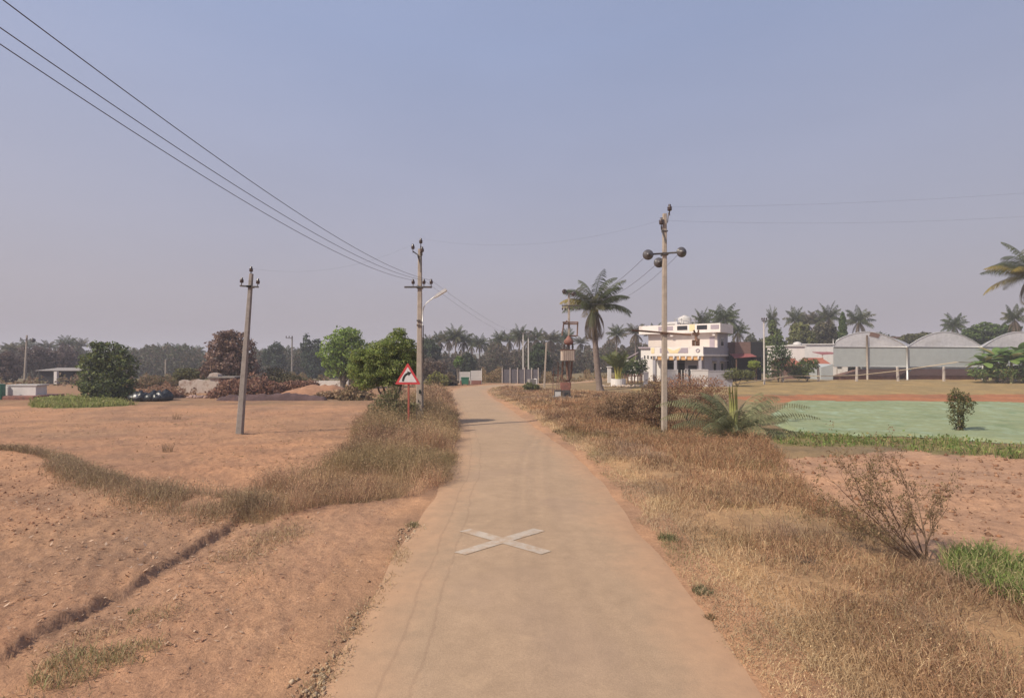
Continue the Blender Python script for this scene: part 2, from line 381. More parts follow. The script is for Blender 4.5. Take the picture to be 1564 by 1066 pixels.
GREENSTRIP = gpoly([(1170,670),(1250,668),(1400,672),(1564,686),(2000,706),(2000,742),(1564,706),(1420,698),(1350,686),(1250,686),(1190,682)])
MIDGRASS = gpoly([(60,611),(120,609),(175,610),(205,619),(150,622),(90,623),(50,622)])
FARFIELD = None
def make_ground():
    front = np.radians(np.arange(-54, 54.01, .17)); back = np.radians(np.arange(56.5, 305, 2.5))
    th = np.concatenate([front, back]); nT = len(th)
    r = np.concatenate([np.geomspace(.3, 3, 30, endpoint=False), np.geomspace(3, 60, 330, endpoint=False), np.geomspace(60, 1300, 60)])
    rr, tt = np.meshgrid(r, th, indexing='ij'); x = rr*np.sin(tt); y = rr*np.cos(tt)
    xf, yf = x.ravel(), y.ravel()
    z = ground_h(xf, yf)
    V = np.stack([xf, yf, z], 1); V = np.vstack([V, [[0,0,float(ground_h(0.,0.))]]])
    nR = len(r); i = np.arange(nR-1)[:,None]; j = np.arange(nT)[None,:]; j2 = (j+1) % nT
    q = np.stack([i*nT+j, i*nT+j2, (i+1)*nT+j2, (i+1)*nT+j], -1).reshape(-1,4)
    c = len(V)-1; t = np.stack([np.full(nT,c), np.roll(np.arange(nT),-1), np.arange(nT)], 1)
    # colours of the soils themselves
    jx = xf+.5*(fbm(xf*1.1,yf*1.1,61)-.5)*np.minimum(1.5, .2+rr.ravel()*.05); jy = yf+.8*(fbm(xf*1.1,yf*1.1,62)-.5)*np.minimum(2, .2+rr.ravel()*.05)
    col = np.empty((len(xf),3)); col[:] = (.26,.185,.105)
    n = fbm(xf*.25, yf*.25, 71)[:,None]; n2 = fbm(xf*1.3, yf*1.3, 72)[:,None]
    left = (xf < 0)
    fieldc = np.array((.425,.23,.138))*(1-n)+np.array((.36,.218,.132))*n
    field = left & (yf < 31.5+2*n[:,0]) & (yf > -20)
    col[field] = fieldc[field]
    k0 = left & ~field & (yf > 20) & (yf < 66); col[k0] = (np.array((.34,.19,.115))*(1-n2)+np.array((.27,.18,.105))*n2)[k0]
    near = left & (yf < 12)
    bj = pdist(jx, jy, BANK)
    track = near & (bj < 0) & (yf < 11)
    trc = np.array((.445,.252,.152))*(1-n2*.6)+np.array((.39,.243,.15))*n2*.6
    col[track] = trc[track]
    gl = (.30,.20,.10)
    for P, cc in ((RVERGE, (.40,.25,.135)), (LVERGE, (.27,.17,.09)), (RSOIL, (.445,.265,.165)), (REDSTRIP, (.37,.165,.085)), (TANFIELD, (.325,.235,.115)), (GREENSTRIP, (.25,.20,.09)), (MIDGRASS, (.20,.19,.07))):
        k = inpoly(jx, jy, P); col[k] = np.array(cc)*(.9+.2*n2[k])
    k = np.abs(pdist(jx, jy, RCs)) < 2.25
    col[k] = (.44,.255,.15)
    k = (yf > 66); col[k] = (.20,.16,.095)
    col = np.vstack([col, [[.4,.26,.16]]])
    return tag(npobj('ground', V, q, t, M['soil'], None, col, True), kind='structure')
ground = make_ground()
def make_road():
    P = RCs[(RCs[:,1] > -62)]; V = []; C_ = []; q = []
    us = np.linspace(-1, 1, 25)
    T = np.gradient(P, axis=0); T /= np.linalg.norm(T, axis=1)[:,None]
    for i, (p, t) in enumerate(zip(P, T)):
        hw = 1.78
        nx, ny = -t[1], t[0]
        for k, u in enumerate(us):
            w = hw*(1+max(0,(abs(u)-.75)/.25)*(.04*math.sin(p[1]*1.3+u)+.03*math.sin(p[1]*3.1)))
            x, y = p[0]-nx*u*w, p[1]-ny*u*w
            z = float(base_h(x, y))-.012+.02*(1-u*u)-.022*max(0,(abs(u)-.8)/.2)**2
            V.append((x, y, z)); C_.append((abs(u), (u+1)/2, 0))
    n = len(us)
    for i in range(len(P)-1):
        for k in range(n-1): q.append((i*n+k, i*n+k+1, (i+1)*n+k+1, (i+1)*n+k))
    return tag(npobj('road', V, q, None, M['road'], None, np.array(C_), True), kind='structure')
make_road()
def gz(x, y): return float(ground_h(np.array([x]), np.array([y]), False)[0])
def put(px, d): x = xp(px, d); return (x, d, gz(x, d))

# map viewer's overlay cross, laid on the road like paint
def make_cross():
    def quad(ps): return [gp(*p) for p in ps]
    def strip(A, B, C_, D, z, m=10):
        vs = []; A, B, C_, D = map(np.array, (A, B, C_, D))
        for t in np.linspace(0, 1, m): vs += [A+(D-A)*t, B+(C_-B)*t]
        n0 = len(V)
        for p in vs:
            rd = abs(float(pdist(np.array([p[0]]), np.array([p[1]]), RCs)[0]))/1.78
            V.append((p[0], p[1], float(base_h(p[0], p[1]))-.012+.02*(1-rd*rd)+z))
        for i in range(m-1): q.append((n0+2*i, n0+2*i+1, n0+2*i+3, n0+2*i+2))
    V = []; q = []
    a = quad([(694,842),(711,846),(832,810.5),(815,806.5)]); b = quad([(702,810.5),(719,806.5),(842,841),(826,846)])
    strip(*a, .006)
    A, B, C_, D = map(np.array, b)
    def L(t0, t1, z=.006): strip(A+(D-A)*t0, B+(C_-B)*t0, B+(C_-B)*t1, A+(D-A)*t1, z, 5)
    L(0, .44); L(.56, 1)
    o = npobj('overlay_cross', V, q, None, M['overlay_tint'])
    return tag(o, 'pale map overlay cross laid across the middle of the brown road', 'overlay mark')
make_cross()

# ------------------------------------------------------------------ grass blades and leaf cards
def blade_arrays(P, h, w, lean, col):
    n = len(P); a = R.rand(n)*2*np.pi; s = np.stack([np.cos(a), np.sin(a), 0*a], 1)
    b = R.rand(n)*2*np.pi; l = np.stack([np.cos(b), np.sin(b), 0*b], 1)*(lean*h)[:,None]
    up = np.zeros((n,3)); up[:,2] = h
    W = (w/2)[:,None]
    v = np.stack([P-s*W, P+s*W, P+up*.58+l*.35+s*W*.8, P+up*.58+l*.35-s*W*.8, P+up*np.sqrt(np.clip(1-lean**2*.5, .2, 1))[:,None]+l], 1)
    k = np.arange(n)*5
    q = np.stack([k,k+1,k+2,k+3],1); t = np.stack([k+3,k+2,k+4],1)
    return v.reshape(-1,3), q, t, np.repeat(col,5,0)
def card_arrays(P, size, col, nrm=None, asp=.5, bias=.6):
    n = len(P); d = R.normal(size=(n,3)); d /= np.linalg.norm(d,axis=1)[:,None]
    if nrm is not None:
        d = d+nrm*bias; d /= np.linalg.norm(d,axis=1)[:,None]
    e = R.normal(size=(n,3)); u = np.cross(d,e); u /= np.linalg.norm(u,axis=1)[:,None]; w = np.cross(d,u)
    s = np.asarray(size).reshape(-1,1)*(.7+.6*R.rand(n,1))
    v = np.stack([P-u*s*.5, P+w*s*.5*asp, P+u*s*.5+d*s*.12, P-w*s*.5*asp],1).reshape(-1,3)
    k = np.arange(n)*4
    return v, np.stack([k,k+1,k+2,k+3],1), np.repeat(col,4,0)
def pal(colors, n, var=.2, wts=None):
    c = np.array(colors); i = R.choice(len(c), n, p=None if wts is None else np.array(wts)/sum(wts))
    return c[i]*(1-var+2*var*R.rand(n,1))
def sample_poly(P, n):
    lo, hi = P.min(0), P.max(0); out = np.zeros((0,2))
    while len(out) < n:
        p = lo+(hi-lo)*R.rand(n*2,2); out = np.vstack([out, p[inpoly(p[:,0],p[:,1],P)]])
    return out[:n]
def area(P): x, y = P[:,0], P[:,1]; return abs(np.sum(x*np.roll(y,-1)-y*np.roll(x,-1)))/2
def join(parts):
    V=[];Q=[];T=[];C_=[];o=0
    for p in parts:
        v,q,t,c = p if len(p)==4 else (p[0],p[1],None,p[2])
        V.append(v); C_.append(c)
        if q is not None and len(q): Q.append(q+o)
        if t is not None and len(t): T.append(t+o)
        o += len(v)
    return np.vstack(V), (np.vstack(Q) if Q else None), (np.vstack(T) if T else None), np.vstack(C_)
def dens_sample(P, dens, seed, clump=0., nmax=160000, rmax=None):
    """points in polygon with density dens(d) per m2, thinned into clumps"""
    lo, hi = P.min(0), P.max(0)
    if rmax: hi = np.minimum(hi, rmax)
    ys = np.geomspace(max(2.5, lo[1]), hi[1], 28); out = []
    for y0, y1 in zip(ys[:-1], ys[1:]):
        n = int((hi[0]-lo[0])*(y1-y0)*dens((y0+y1)/2))
        n = min(n, nmax)
        p = np.stack([lo[0]+(hi[0]-lo[0])*R.rand(n), y0+(y1-y0)*R.rand(n)],1)
        j = .25*(fbm(p[:,0]*2, p[:,1]*2, seed)-.5)*np.array(1+y0*.05)
        p = p[inpoly(p[:,0]+j, p[:,1]+j*1.5, P) & (np.abs(p[:,0]) < p[:,1]*1.15+1)]
        if clump > 0:
            f = fbm(p[:,0]*.9, p[:,1]*.9, seed+3, 4); p = p[R.rand(len(p)) < np.clip((f-.5)*clump*3+.62, .06, 1)]
        out.append(p)
    return np.vstack(out)
def with_z(p): return np.stack([p[:,0], p[:,1], ground_h(p[:,0], p[:,1], False)-.01], 1)

STRAW = [(.46,.34,.205),(.39,.265,.15),(.34,.205,.12),(.29,.165,.10),(.37,.22,.135),(.23,.18,.095)]
# right verge: short dry grass
def right_verge():
    p = dens_sample(RVERGE, lambda d: np.interp(d, [3,6,10,16,25,60], [2500,1400,740,340,165,55]), 101, .95)
    d = np.hypot(p[:,0], p[:,1]); n = len(p)
    edge = np.abs(pdist(p[:,0], p[:,1], RCs))
    f = fbm(p[:,0]*.7, p[:,1]*.7, 111, 3); far = sstep(14, 24, p[:,1])
    h = (.06+.15*f**1.3+.09*R.rand(n)**3)*(.45+.55*sstep(1.9,3.2,edge))*(1+far*.7*(1-sstep(32,40,p[:,1])*.8))
    h *= np.where(R.rand(n) < .035, 1.7, 1)
    w = np.maximum(.004, .0009*d)*(.7+.6*R.rand(n))
    lean = .35+.95*R.rand(n)
    g = fbm(p[:,0]*.55+7, p[:,1]*.55, 113, 4)
    c = pal(STRAW, n, .28, [3,4,4,3,3,.9])
    red = sstep(.5,.68,g)[:,None]; c = c*(1-red*.5)+np.array((.34,.17,.085))*red*.5
    straw = ((1-sstep(2.1,3.0,edge))*.75)[:,None]; c = c*(1-straw)+np.array((.54,.42,.25))*straw
    green = (sstep(.60,.72,fbm(p[:,0]*.5, p[:,1]*.5+30, 117, 4))*.45)[:,None]; c = c*(1-green)+np.array((.17,.17,.06))*green
    gm = (fbm(p[:,0]*1.1+40, p[:,1]*1.1, 119, 4)-.5)[:,None]; c = c*np.clip(1.02+1.5*gm, .55, 1.4); mv = sstep(.52,.66,fbm(p[:,0]*.8, p[:,1]*.8+60, 121, 3))[:,None]*.5; c = c*(1-mv)+np.array((.33,.235,.175))*mv
    parts = [blade_arrays(with_z(p), h, w, lean, c)]
    k = R.rand(n) < .75; pk = with_z(p[k]); pk[:,2] += h[k]*(.3+.7*R.rand(k.sum())); pk[:,:2] += R.normal(size=(k.sum(),2))*.04
    parts.append(card_arrays(pk, np.maximum(.018, .0022*d[k]), c[k]*(.75+.5*R.rand(k.sum(),1)), None, .45))
    V,q,t,c = join(parts)
    tag(npobj('dry_grass', V, q, t, M['dry'], None, c), 'dry brown and straw coloured grass covering the right roadside verge', 'grass', None, 'stuff')
right_verge()
def verge_brush():
    P = gpoly([(850,640),(900,612),(980,610),(1110,645),(1180,690),(1240,765),(1340,822),(1300,822),(1180,760),(1060,716),(960,682),(890,665)])
    p = dens_sample(P, lambda d: np.interp(d,[6,12,25],[420,230,90]), 141, 1.1); n = len(p); d = np.hypot(p[:,0],p[:,1])
    f = fbm(p[:,0]*.5, p[:,1]*.5, 143); h = .16+.62*f*R.rand(n)**.8
    c = pal([(.34,.18,.095),(.40,.23,.125),(.28,.145,.085),(.45,.30,.17),(.25,.18,.09)], n, .3)
    parts = [blade_arrays(with_z(p), h, np.maximum(.004,.0007*d), .3+.9*R.rand(n), c)]
    for q_ in range(4):
        pk = with_z(p); pk[:,2] += h*R.rand(n); pk[:,:2] += R.normal(size=(n,2))*.08; parts.append(card_arrays(pk, np.maximum(.018,.0022*d), c*(.7+.6*R.rand(n,1)), None, .4))
    V,q,t,c = join(parts)
    tag(npobj('verge_brush', V, q, t, M['dry'], None, c), 'taller red brown dry growth on the right verge behind the road edge grass', 'brush', None, 'stuff')
verge_brush()
# left verge: taller dry weeds
def left_verge():
    p = dens_sample(LVERGE, lambda d: np.interp(d, [3,9,14,22,45], [900,650,420,230,60]), 131, 1.25)
    n = len(p); d = p[:,1]; f = fbm(p[:,0]*.6, p[:,1]*.6, 133, 3)
    inside = np.minimum(1, np.abs(pdist(p[:,0], p[:,1], np.vstack([LVERGE, LVERGE[:1]])))/.7)
    h = (.40+1.0*f*R.rand(n)**.6)*(.42+.58*inside)*(.75+.5*sstep(12,20,p[:,1]))
    w = np.maximum(.005, .0009*d)*(.7+.6*R.rand(n))
    c = pal([(.36,.235,.15),(.42,.27,.165),(.47,.335,.20),(.27,.165,.11),(.20,.135,.085),(.38,.215,.14)], n, .3)
    gm = (fbm(p[:,0]*1.2+40, p[:,1]*.9, 139, 4)-.5)[:,None]; c = c*np.clip(1.03+1.7*gm, .5, 1.45)
    g = (sstep(.50,.68,fbm(p[:,0]*.45+3, p[:,1]*.45, 137, 4))*.42)[:,None]; c = c*(1-g)+np.array((.33,.285,.13))*g
    parts = [blade_arrays(with_z(p), h, w*.6, .25+.85*R.rand(n), c)]
    for rep in range(7):
        k = R.rand(n) < .85; m = k.sum(); pk = with_z(p[k]); pk[:,2] += h[k]*(.15+.9*R.rand(m)); pk[:,:2] += R.normal(size=(m,2))*.10
        parts.append(card_arrays(pk, np.maximum(.02, .0024*d[k]), c[k]*(.7+.7*R.rand(m,1)), None, .4))
    V,q,t,c = join(parts)
    tag(npobj('roadside_weeds', V, q, t, M['dry'], None, c), 'tall brown dry weeds massed on the left side of the road', 'weeds', None, 'stuff')
left_verge()
# weeds along the field boundary, straw tufts beside the bank
def boundary_weeds():
    s = catmull([tuple(p) for p in WEEDLINE], 60); i = R.randint(0, len(s), 46000)
    p = s[i]+R.normal(size=(46000,2))*(np.array([.17,.26])*(.30+1.1*np.clip((s[i][:,:1]+13)/9,0,1)))
    f = fbm(p[:,0]*.7, p[:,1]*.7, 151); p = p[(R.rand(len(p)) < np.clip((f-.25)*2.6,0,.9)) & (p[:,0] > -p[:,1]*1.15)]
    n = len(p); d = p[:,1]; h = .04+.28*R.rand(n)**1.6*(.3+fbm(p[:,0]*.5,p[:,1]*.5,153))
    c = pal([(.34,.235,.15),(.40,.275,.175),(.46,.34,.21),(.28,.19,.125),(.31,.25,.14)], n, .3)
    parts = [blade_arrays(with_z(p), h, np.maximum(.004,.0007*d), .25+.8*R.rand(n), c)]
    for q_ in range(3):
        pk = with_z(p); pk[:,2] += h*R.rand(n); pk[:,:2] += R.normal(size=(n,2))*.05; parts.append(card_arrays(pk, np.maximum(.02,.0022*d), c*(.7+.6*R.rand(n,1)), None, .4))
    V,q,t,c = join(parts)
    tag(npobj('field_edge_weeds', V, q, t, M['dry'], None, c), 'low strip of grey brown weeds dividing the two left fields', 'weeds', None, 'stuff')
boundary_weeds()
def green_patch(name, label, P, dens, h0, h1, colors, seed, clump=.6, cat='grass', leaf=0.3, lsz=.004):
    p = dens_sample(P, dens, seed, clump); n = len(p); d = np.hypot(p[:,0],p[:,1])
    f = fbm(p[:,0]*.9, p[:,1]*.9, seed+5); h = h0+(h1-h0)*f*R.rand(n)**.7*1.5
    c = pal(colors, n, .3)
    parts = [blade_arrays(with_z(p), h, np.maximum(.006,.0012*d), .2+.6*R.rand(n), c)]
    k = R.rand(n) < leaf; pk = with_z(p[k]); pk[:,2] += h[k]*(.4+.7*R.rand(k.sum())); parts.append(card_arrays(pk, np.maximum(.03,lsz*d[k]), c[k], None, .55))
    V,q,t,c = join(parts)
    return tag(npobj(name, V, q, t, M['leaf'], None, c), label, cat, None, 'stuff')
GREENS = [(.16,.22,.055),(.20,.26,.07),(.12,.17,.05),(.25,.26,.09),(.33,.28,.13)]
green_patch('green_weeds', 'band of green weeds along the near edge of the netted field', GREENSTRIP, lambda d: np.interp(d,[14,22],[150,80]), .06, .30, GREENS, 171, .9, 'weeds', .6, .0045)
CLUMP = gpoly([(1432,875),(1450,850),(1500,848),(1564,870),(1640,905),(1640,960),(1540,925),(1470,900)])
green_patch('green_grass_clump', 'bright green grass clump at the soil edge beyond the dry verge', CLUMP, lambda d: 2200, .08, .34, [(.18,.24,.065),(.22,.28,.085),(.14,.19,.055),(.33,.32,.14),(.42,.34,.18)], 181, .9, 'grass', .15)
green_patch('field_grass', 'yellow green grass growing in front of the whitewashed tank', MIDGRASS, lambda d: 150, .15, .5, [(.30,.33,.10),(.35,.36,.12),(.24,.26,.08),(.38,.34,.15)], 191, .3, 'grass', .25, .003)

# loose clods, straw and stones
def lumps(name, label, P, n, s0, s1, colors, cat, seed, line=None, spread=.12):
    if line is not None:
        s = catmull([tuple(p) for p in line], 80); p = s[R.randint(0,len(s),n)]+R.normal(size=(n,2))*spread
    else: p = sample_poly(P, n)
    f = fbm(p[:,0]*1.2, p[:,1]*1.2, seed); p = p[R.rand(n) < np.clip((f-.35)*4,0.05,1)]; n = len(p)
    z = ground_h(p[:,0], p[:,1]); s = s0+(s1-s0)*R.rand(n)**3
    oc = np.array([(1,0,0),(0,1,0),(-1,0,0),(0,-1,0),(0,0,.8),(0,0,-.5)],float)
    V = oc[None]*s[:,None,None]*(.6+.8*R.rand(n,6,1)); a = R.rand(n)*6.28; ca,sa = np.cos(a)[:,None],np.sin(a)[:,None]
    V = np.stack([V[:,:,0]*ca-V[:,:,1]*sa, V[:,:,0]*sa+V[:,:,1]*ca, V[:,:,2]],2)+np.stack([p[:,0],p[:,1],z+s*.2],1)[:,None]
    fc = np.array([(0,1,4),(1,2,4),(2,3,4),(3,0,4),(1,0,5),(2,1,5),(3,2,5),(0,3,5)])
    t = (np.arange(n)[:,None,None]*6+fc[None]).reshape(-1,3)
    return tag(npobj(name, V.reshape(-1,3), None, t, M['dry'], None, np.repeat(pal(colors,n,.2),6,0)), label, cat, None, 'stuff')
NF = np.array([(-14,4),(-3.0,8.0),(-3.2,9.0),(-5,10),(-9,11.5),(-16,14),(-20,12)])
lumps('soil_clods', 'reddish clods strewn over the near left field', NF, 9000, .008, .028, [(.44,.23,.135),(.40,.20,.12),(.50,.31,.20),(.46,.25,.15)], 'clods', 201)
def flecks(name, label, P, n, s0, s1, cols, cat, seed):
    p = sample_poly(P, n); f = fbm(p[:,0]*.8, p[:,1]*.8, seed, 3); p = p[R.rand(n) < np.clip((f-.38)*4,.08,1)]; n = len(p)
    q = np.stack([p[:,0], p[:,1], ground_h(p[:,0], p[:,1])+.012], 1); up = np.zeros((n,3)); up[:,2] = 1
    V,qq,c = card_arrays(q, s0+(s1-s0)*R.rand(n)**2, pal(cols,n,.2), up, .35, 1.6)
    tag(npobj(name, V, qq, None, M['dry'], None, c), label, cat, None, 'stuff')
flecks('stubble', 'pale straw flecks of old stubble lying over the near left field', np.array([(-14,4),(-2.6,4.2),(-3.0,8.0),(-3.4,9.2),(-6,11),(-16,14),(-20,12)]), 15000, .02, .075, [(.60,.44,.32),(.52,.34,.23),(.44,.27,.17),(.36,.20,.13)], 'stubble', 221)
flecks('dry_litter', 'dull brown plant litter scattered over the far left field', np.array([(-34,30),(-4.5,30),(-3.6,18),(-3.4,12),(-5,10.5),(-10,12),(-20,15),(-40,20)]), 15000, .03, .12, [(.33,.22,.12),(.40,.25,.15),(.28,.20,.10),(.46,.30,.19)], 'litter', 223)
flecks('track_litter', 'small straw scraps on the left dirt track', np.array([(-6,3.2),(-1.8,3.2),(-1.8,9.5),(-3.4,8.6),(-4.4,7)]), 2600, .012, .05, [(.55,.38,.26),(.46,.29,.19),(.36,.19,.12)], 'litter', 225)
flecks('field_litter', 'dark scraps of uprooted stalks on the bare field at right', RSOIL, 5000, .03, .10, [(.28,.16,.10),(.24,.14,.085),(.36,.22,.14),(.50,.33,.22)], 'litter', 227)
lumps('roadside_stones', 'small pale stones along the left edge of the tar', None, 1500, .006, .03, [(.46,.32,.21),(.55,.42,.29),(.38,.24,.15)], 'stones', 203, [gp(*p) for p in ((480,1060),(520,1000),(560,930),(590,880),(618,830),(640,800))], .09)
lumps('field_clods', 'dark soil clods on the bare field at right', RSOIL, 1500, .015, .06, [(.36,.18,.10),(.28,.145,.085),(.45,.26,.16)], 'clods', 207)
def straw_line(name, label, line, n, spread, colors, h1, cat='grass'):
    s = catmull([tuple(p) for p in line], 80); p = s[R.randint(0,len(s),n)]+R.normal(size=(n,2))*spread
    f = fbm(p[:,0]*1.8, p[:,1]*1.8, 211+n); p = p[R.rand(n) < np.clip((f-.40)*4,0.0,1)]; n = len(p)
    h = .02+h1*R.rand(n)**1.5; c = pal(colors,n,.25)
    V,q,t,c = join([blade_arrays(with_z(p)+np.array([0,0,.02]), h, np.full(n,.006)*(.6+.8*R.rand(n)), .5+.7*R.rand(n), c)])
    tag(npobj(name, V, q, t, M['dry'], None, c), label, cat, None, 'stuff')
straw_line('track_straw', 'thin straw and grass scraps down the middle of the dirt track', [gp(*p) for p in ((60,1050),(160,990),(230,950),(300,900),(360,860),(420,820),(470,800))], 7000, .22, [(.50,.36,.22),(.42,.29,.17),(.36,.27,.15)], .05)
straw_line('verge_straw', 'pale straw lying between the left tar edge and the track', [gp(*p) for p in ((470,1066),(520,990),(570,920),(610,850),(640,800))], 2600, .08, [(.50,.38,.23),(.42,.30,.17)], .05)

# ------------------------------------------------------------------ plants
def crown_cards(blobs, n, leaf, colors, hole=.35, seed=0, asp=.55, var=.28, clumpvar=.3):
    B = np.array(blobs, float); vol = B[:,3]*B[:,4]*B[:,5]; vol = vol**.75; k = R.choice(len(B), n, p=vol/vol.sum())
    d = R.normal(size=(n,3)); d /= np.linalg.norm(d,axis=1)[:,None]
    rad = (.35+.65*R.rand(n)**.45)
    b = B[k]; r = b[:,3:6]
    lump = 1+.16*np.sin(d[:,0]*7+k*1.7+seed)*np.sin(d[:,1]*6+k)+.14*np.sin(d[:,2]*8+k*2.3+seed)
    P = b[:,:3]+d*r*(rad*lump)[:,None]
    mr = r.mean(1)
    fz = 5.5/mr.mean()
    g = np.sin(P[:,0]*fz+seed)*np.sin(P[:,1]*fz+1.3+seed)+np.sin(P[:,2]*fz*1.2+2.1)*np.sin((P[:,0]+P[:,1])*fz*.7)
    keep = g > (-1.1+hole*1.6)-R.rand(n)*.5
    P, d, g = P[keep], d[keep], g[keep]
    c = pal(colors, len(P), var)*(1+clumpvar*np.clip(g,-1,1))[:,None]
    return card_arrays(P, leaf, c, d, asp, .9)
def limbs(mb, base, tips, r0, seed=0, sag=.15):
    rnd = random.Random(seed)
    for tx, ty, tz in tips:
        P = []; n = 6
        for i in range(n+1):
            t = i/n
            P.append((base[0]+(tx-base[0])*t**1.25+rnd.uniform(-1,1)*.04*tz*(0<i<n), base[1]+(ty-base[1])*t**1.25+rnd.uniform(-1,1)*.04*tz*(0<i<n), base[2]+(tz-base[2])*t))
        mb.tube(P, [r0*(1-.8*i/n) for i in range(n+1)], 7)
def tree(name, label, cat, px, py_base, d, blobs, n, leaf, colors, trunk=.16, hole=.35, group=None, mat='leaf', stems=1, asp=.55, base=None):
    x = xp(px, d); z = gz(x, d); o = thing(name, label, cat, (x, d, z), 0, group)
    L = []
    for (bx, by, rx, ry) in blobs:
        s = d/F; L.append(((bx-px)*s, R.uniform(-.25,.25)*rx*s, zp(by, d)-z, rx*s, rx*s*.9, ry*s))
    V,q,c = crown_cards(L, n, leaf, colors, hole, px % 7, asp)
    npobj('crown', V, q, None, M[mat], o, c)
    mb = MB(); top = max(b[2] for b in L)
    tips = [(b[0], b[1], b[2]+.2*b[5]) for b in L[:7]]
    for s_ in range(stems): limbs(mb, (0+.12*s_, .05*s_, -.1), tips[s_::stems], trunk, int(px)+s_)
    mb.build('trunk', M['bark'], o)
    return o
# bushy dark tree standing in the left field
DKG = [(.045,.075,.025),(.06,.09,.03),(.075,.105,.035),(.05,.065,.03)]
tree('field_tree', 'dense dark green bushy tree standing beside the dark heap at left', 'tree', 163, 612, 36.5,
     [(160,545,30,22),(143,553,22,18),(180,560,24,22),(160,585,36,24),(185,590,20,20),(140,590,16,16),(172,600,28,12),(150,528,14,8)], 9500, .22, [(.085,.115,.045),(.11,.14,.055),(.13,.16,.06),(.085,.095,.055),(.20,.22,.07)], .2, .30)
tree('maroon_tree', 'tree with dry maroon brown leaves behind the leaning pole', 'tree', 352, 592, 46,
     [(350,525,26,20),(335,535,20,20),(372,530,18,20),(348,555,34,22),(380,560,16,18),(320,565,18,14),(350,512,16,8)], 8000, .27, [(.21,.14,.12),(.26,.17,.14),(.17,.115,.10),(.29,.20,.15)], .2, .42, None, 'dry')
tree('bright_green_tree', 'bright green round tree behind the thinner roadside tree', 'tree', 524, 583, 52,
     [(522,522,26,20),(508,540,20,20),(540,535,24,22),(520,558,28,20),(545,560,20,20),(535,510,18,10)], 10000, .26, [(.20,.29,.055),(.25,.34,.075),(.15,.22,.05),(.28,.36,.10)], .22, .28)
tree('roadside_tree', 'slender multi stemmed green tree beside the warning sign', 'tree', 602, 640, 22.6,
     [(606,524,24,15),(588,538,26,18),(622,538,19,20),(568,550,26,20),(550,545,16,14),(600,560,36,20),(575,572,32,16),(628,562,13,26),(546,565,15,15),(610,509,12,8),(560,584,22,12),(600,582,22,10)], 36000, .10, [(.18,.24,.06),(.23,.29,.075),(.14,.18,.055),(.28,.30,.10)], .07, .40, None, 'leaf', 2, .38)
tree('low_shrub', 'low grey green shrub around the foot of the roadside tree', 'shrub', 592, 640, 21.2,
     [(590,612,20,14),(575,622,14,10),(612,622,18,12),(630,622,12,10),(600,600,14,10),(585,632,22,8)], 5200, .085, [(.17,.17,.085),(.21,.20,.10),(.14,.14,.065),(.27,.22,.13)], .03, .5, None, 'leaf', 2, .4)
# dry bushes left middle distance
RB = [(.25,.13,.095),(.29,.155,.11),(.20,.11,.085),(.32,.19,.125)]
for i, (px, d, bl, lab, cols) in enumerate((
    (264, 40, [(262,604,14,6),(275,607,12,5),(250,606,10,5)], 'low red brown dry bush left of the ruined hut', RB),
    (352, 38.5, [(350,595,24,16),(335,604,18,10),(372,600,18,14)], 'red brown dry bush just left of the leaning pole foot', RB),
    (398, 39.5, [(395,590,26,18),(415,596,20,14),(378,602,20,10)], 'tall red brown dry thicket just right of the leaning pole', RB),
    (500, 38, [(505,603,20,6),(488,606,12,5),(522,602,14,7)], 'tan dry bush at the right foot of the earth mound', [(.33,.22,.13),(.38,.26,.16),(.27,.17,.11)]),
    (455, 41.5, [(450,588,22,6),(470,586,16,5),(436,592,14,7)], 'red brown dry bush growing over the top of the earth mound', RB),
    (540, 37, [(540,600,18,12),(555,608,16,9),(528,608,14,7)], 'brown dry bush between the mound and roadside tree', [(.27,.185,.11),(.32,.22,.13),(.22,.17,.09)]),
    (440, 47, [(436,580,24,12),(418,575,18,14),(460,584,16,8)], 'olive brown scrub between the thicket and the earth mound', [(.13,.12,.06),(.18,.14,.08),(.10,.095,.05)]),
    (232, 52, [(232,584,26,9),(212,588,14,8),(255,586,16,7)], 'brown low scrub behind the dark sacks', [(.19,.13,.075),(.23,.15,.09),(.15,.13,.06)]),
    (290, 50, [(288,570,18,9),(310,572,14,9),(275,575,12,7)], 'olive green shrub behind the ruined wall', [(.13,.13,.05),(.17,.16,.07),(.10,.10,.05)]),
    )):
    tree('dry_bush', lab, 'bush', px, 605, d, bl, 3200, .19, cols, .05, .35, 'bushes beyond the left field', 'dry', 2)
# dry climbers on the right
for i, (px, d, bl, lab, cols) in enumerate((
    (1050, 21.5, [(1045,588,32,16),(1020,596,24,20),(1075,588,28,15),(1095,602,18,24),(1050,610,38,22),(1080,618,26,18)], 'large heap of red brown dry creeper behind the ball insulator pole', [(.32,.165,.105),(.38,.205,.13),(.25,.13,.09),(.34,.23,.135)]),
    (1000, 20.6, [(998,600,20,24),(1012,618,24,22),(988,622,20,18),(1000,634,24,12)], 'dark brown dry brush piled against the left of the ball insulator pole', [(.25,.155,.10),(.31,.19,.12),(.19,.12,.08),(.29,.22,.12)]),
    (955, 22.5, [(950,618,28,15),(972,612,22,16),(925,626,20,11),(955,630,30,12)], 'grey brown dry brush on the verge, leftmost of the brush heaps', [(.22,.14,.085),(.27,.175,.10),(.18,.12,.07)]),
    (1062, 17.6, [(1062,672,20,9),(1085,676,16,8),(1045,678,14,7)], 'small brown dry bush under the young palm', [(.27,.16,.09),(.32,.20,.11),(.20,.13,.07)]),
    )):
    tree('dry_creeper', lab, 'brush', px, 640, d, bl, 9500, .075, cols, .03, .36, 'dry brush on the right verge', 'dry', 2, .4)
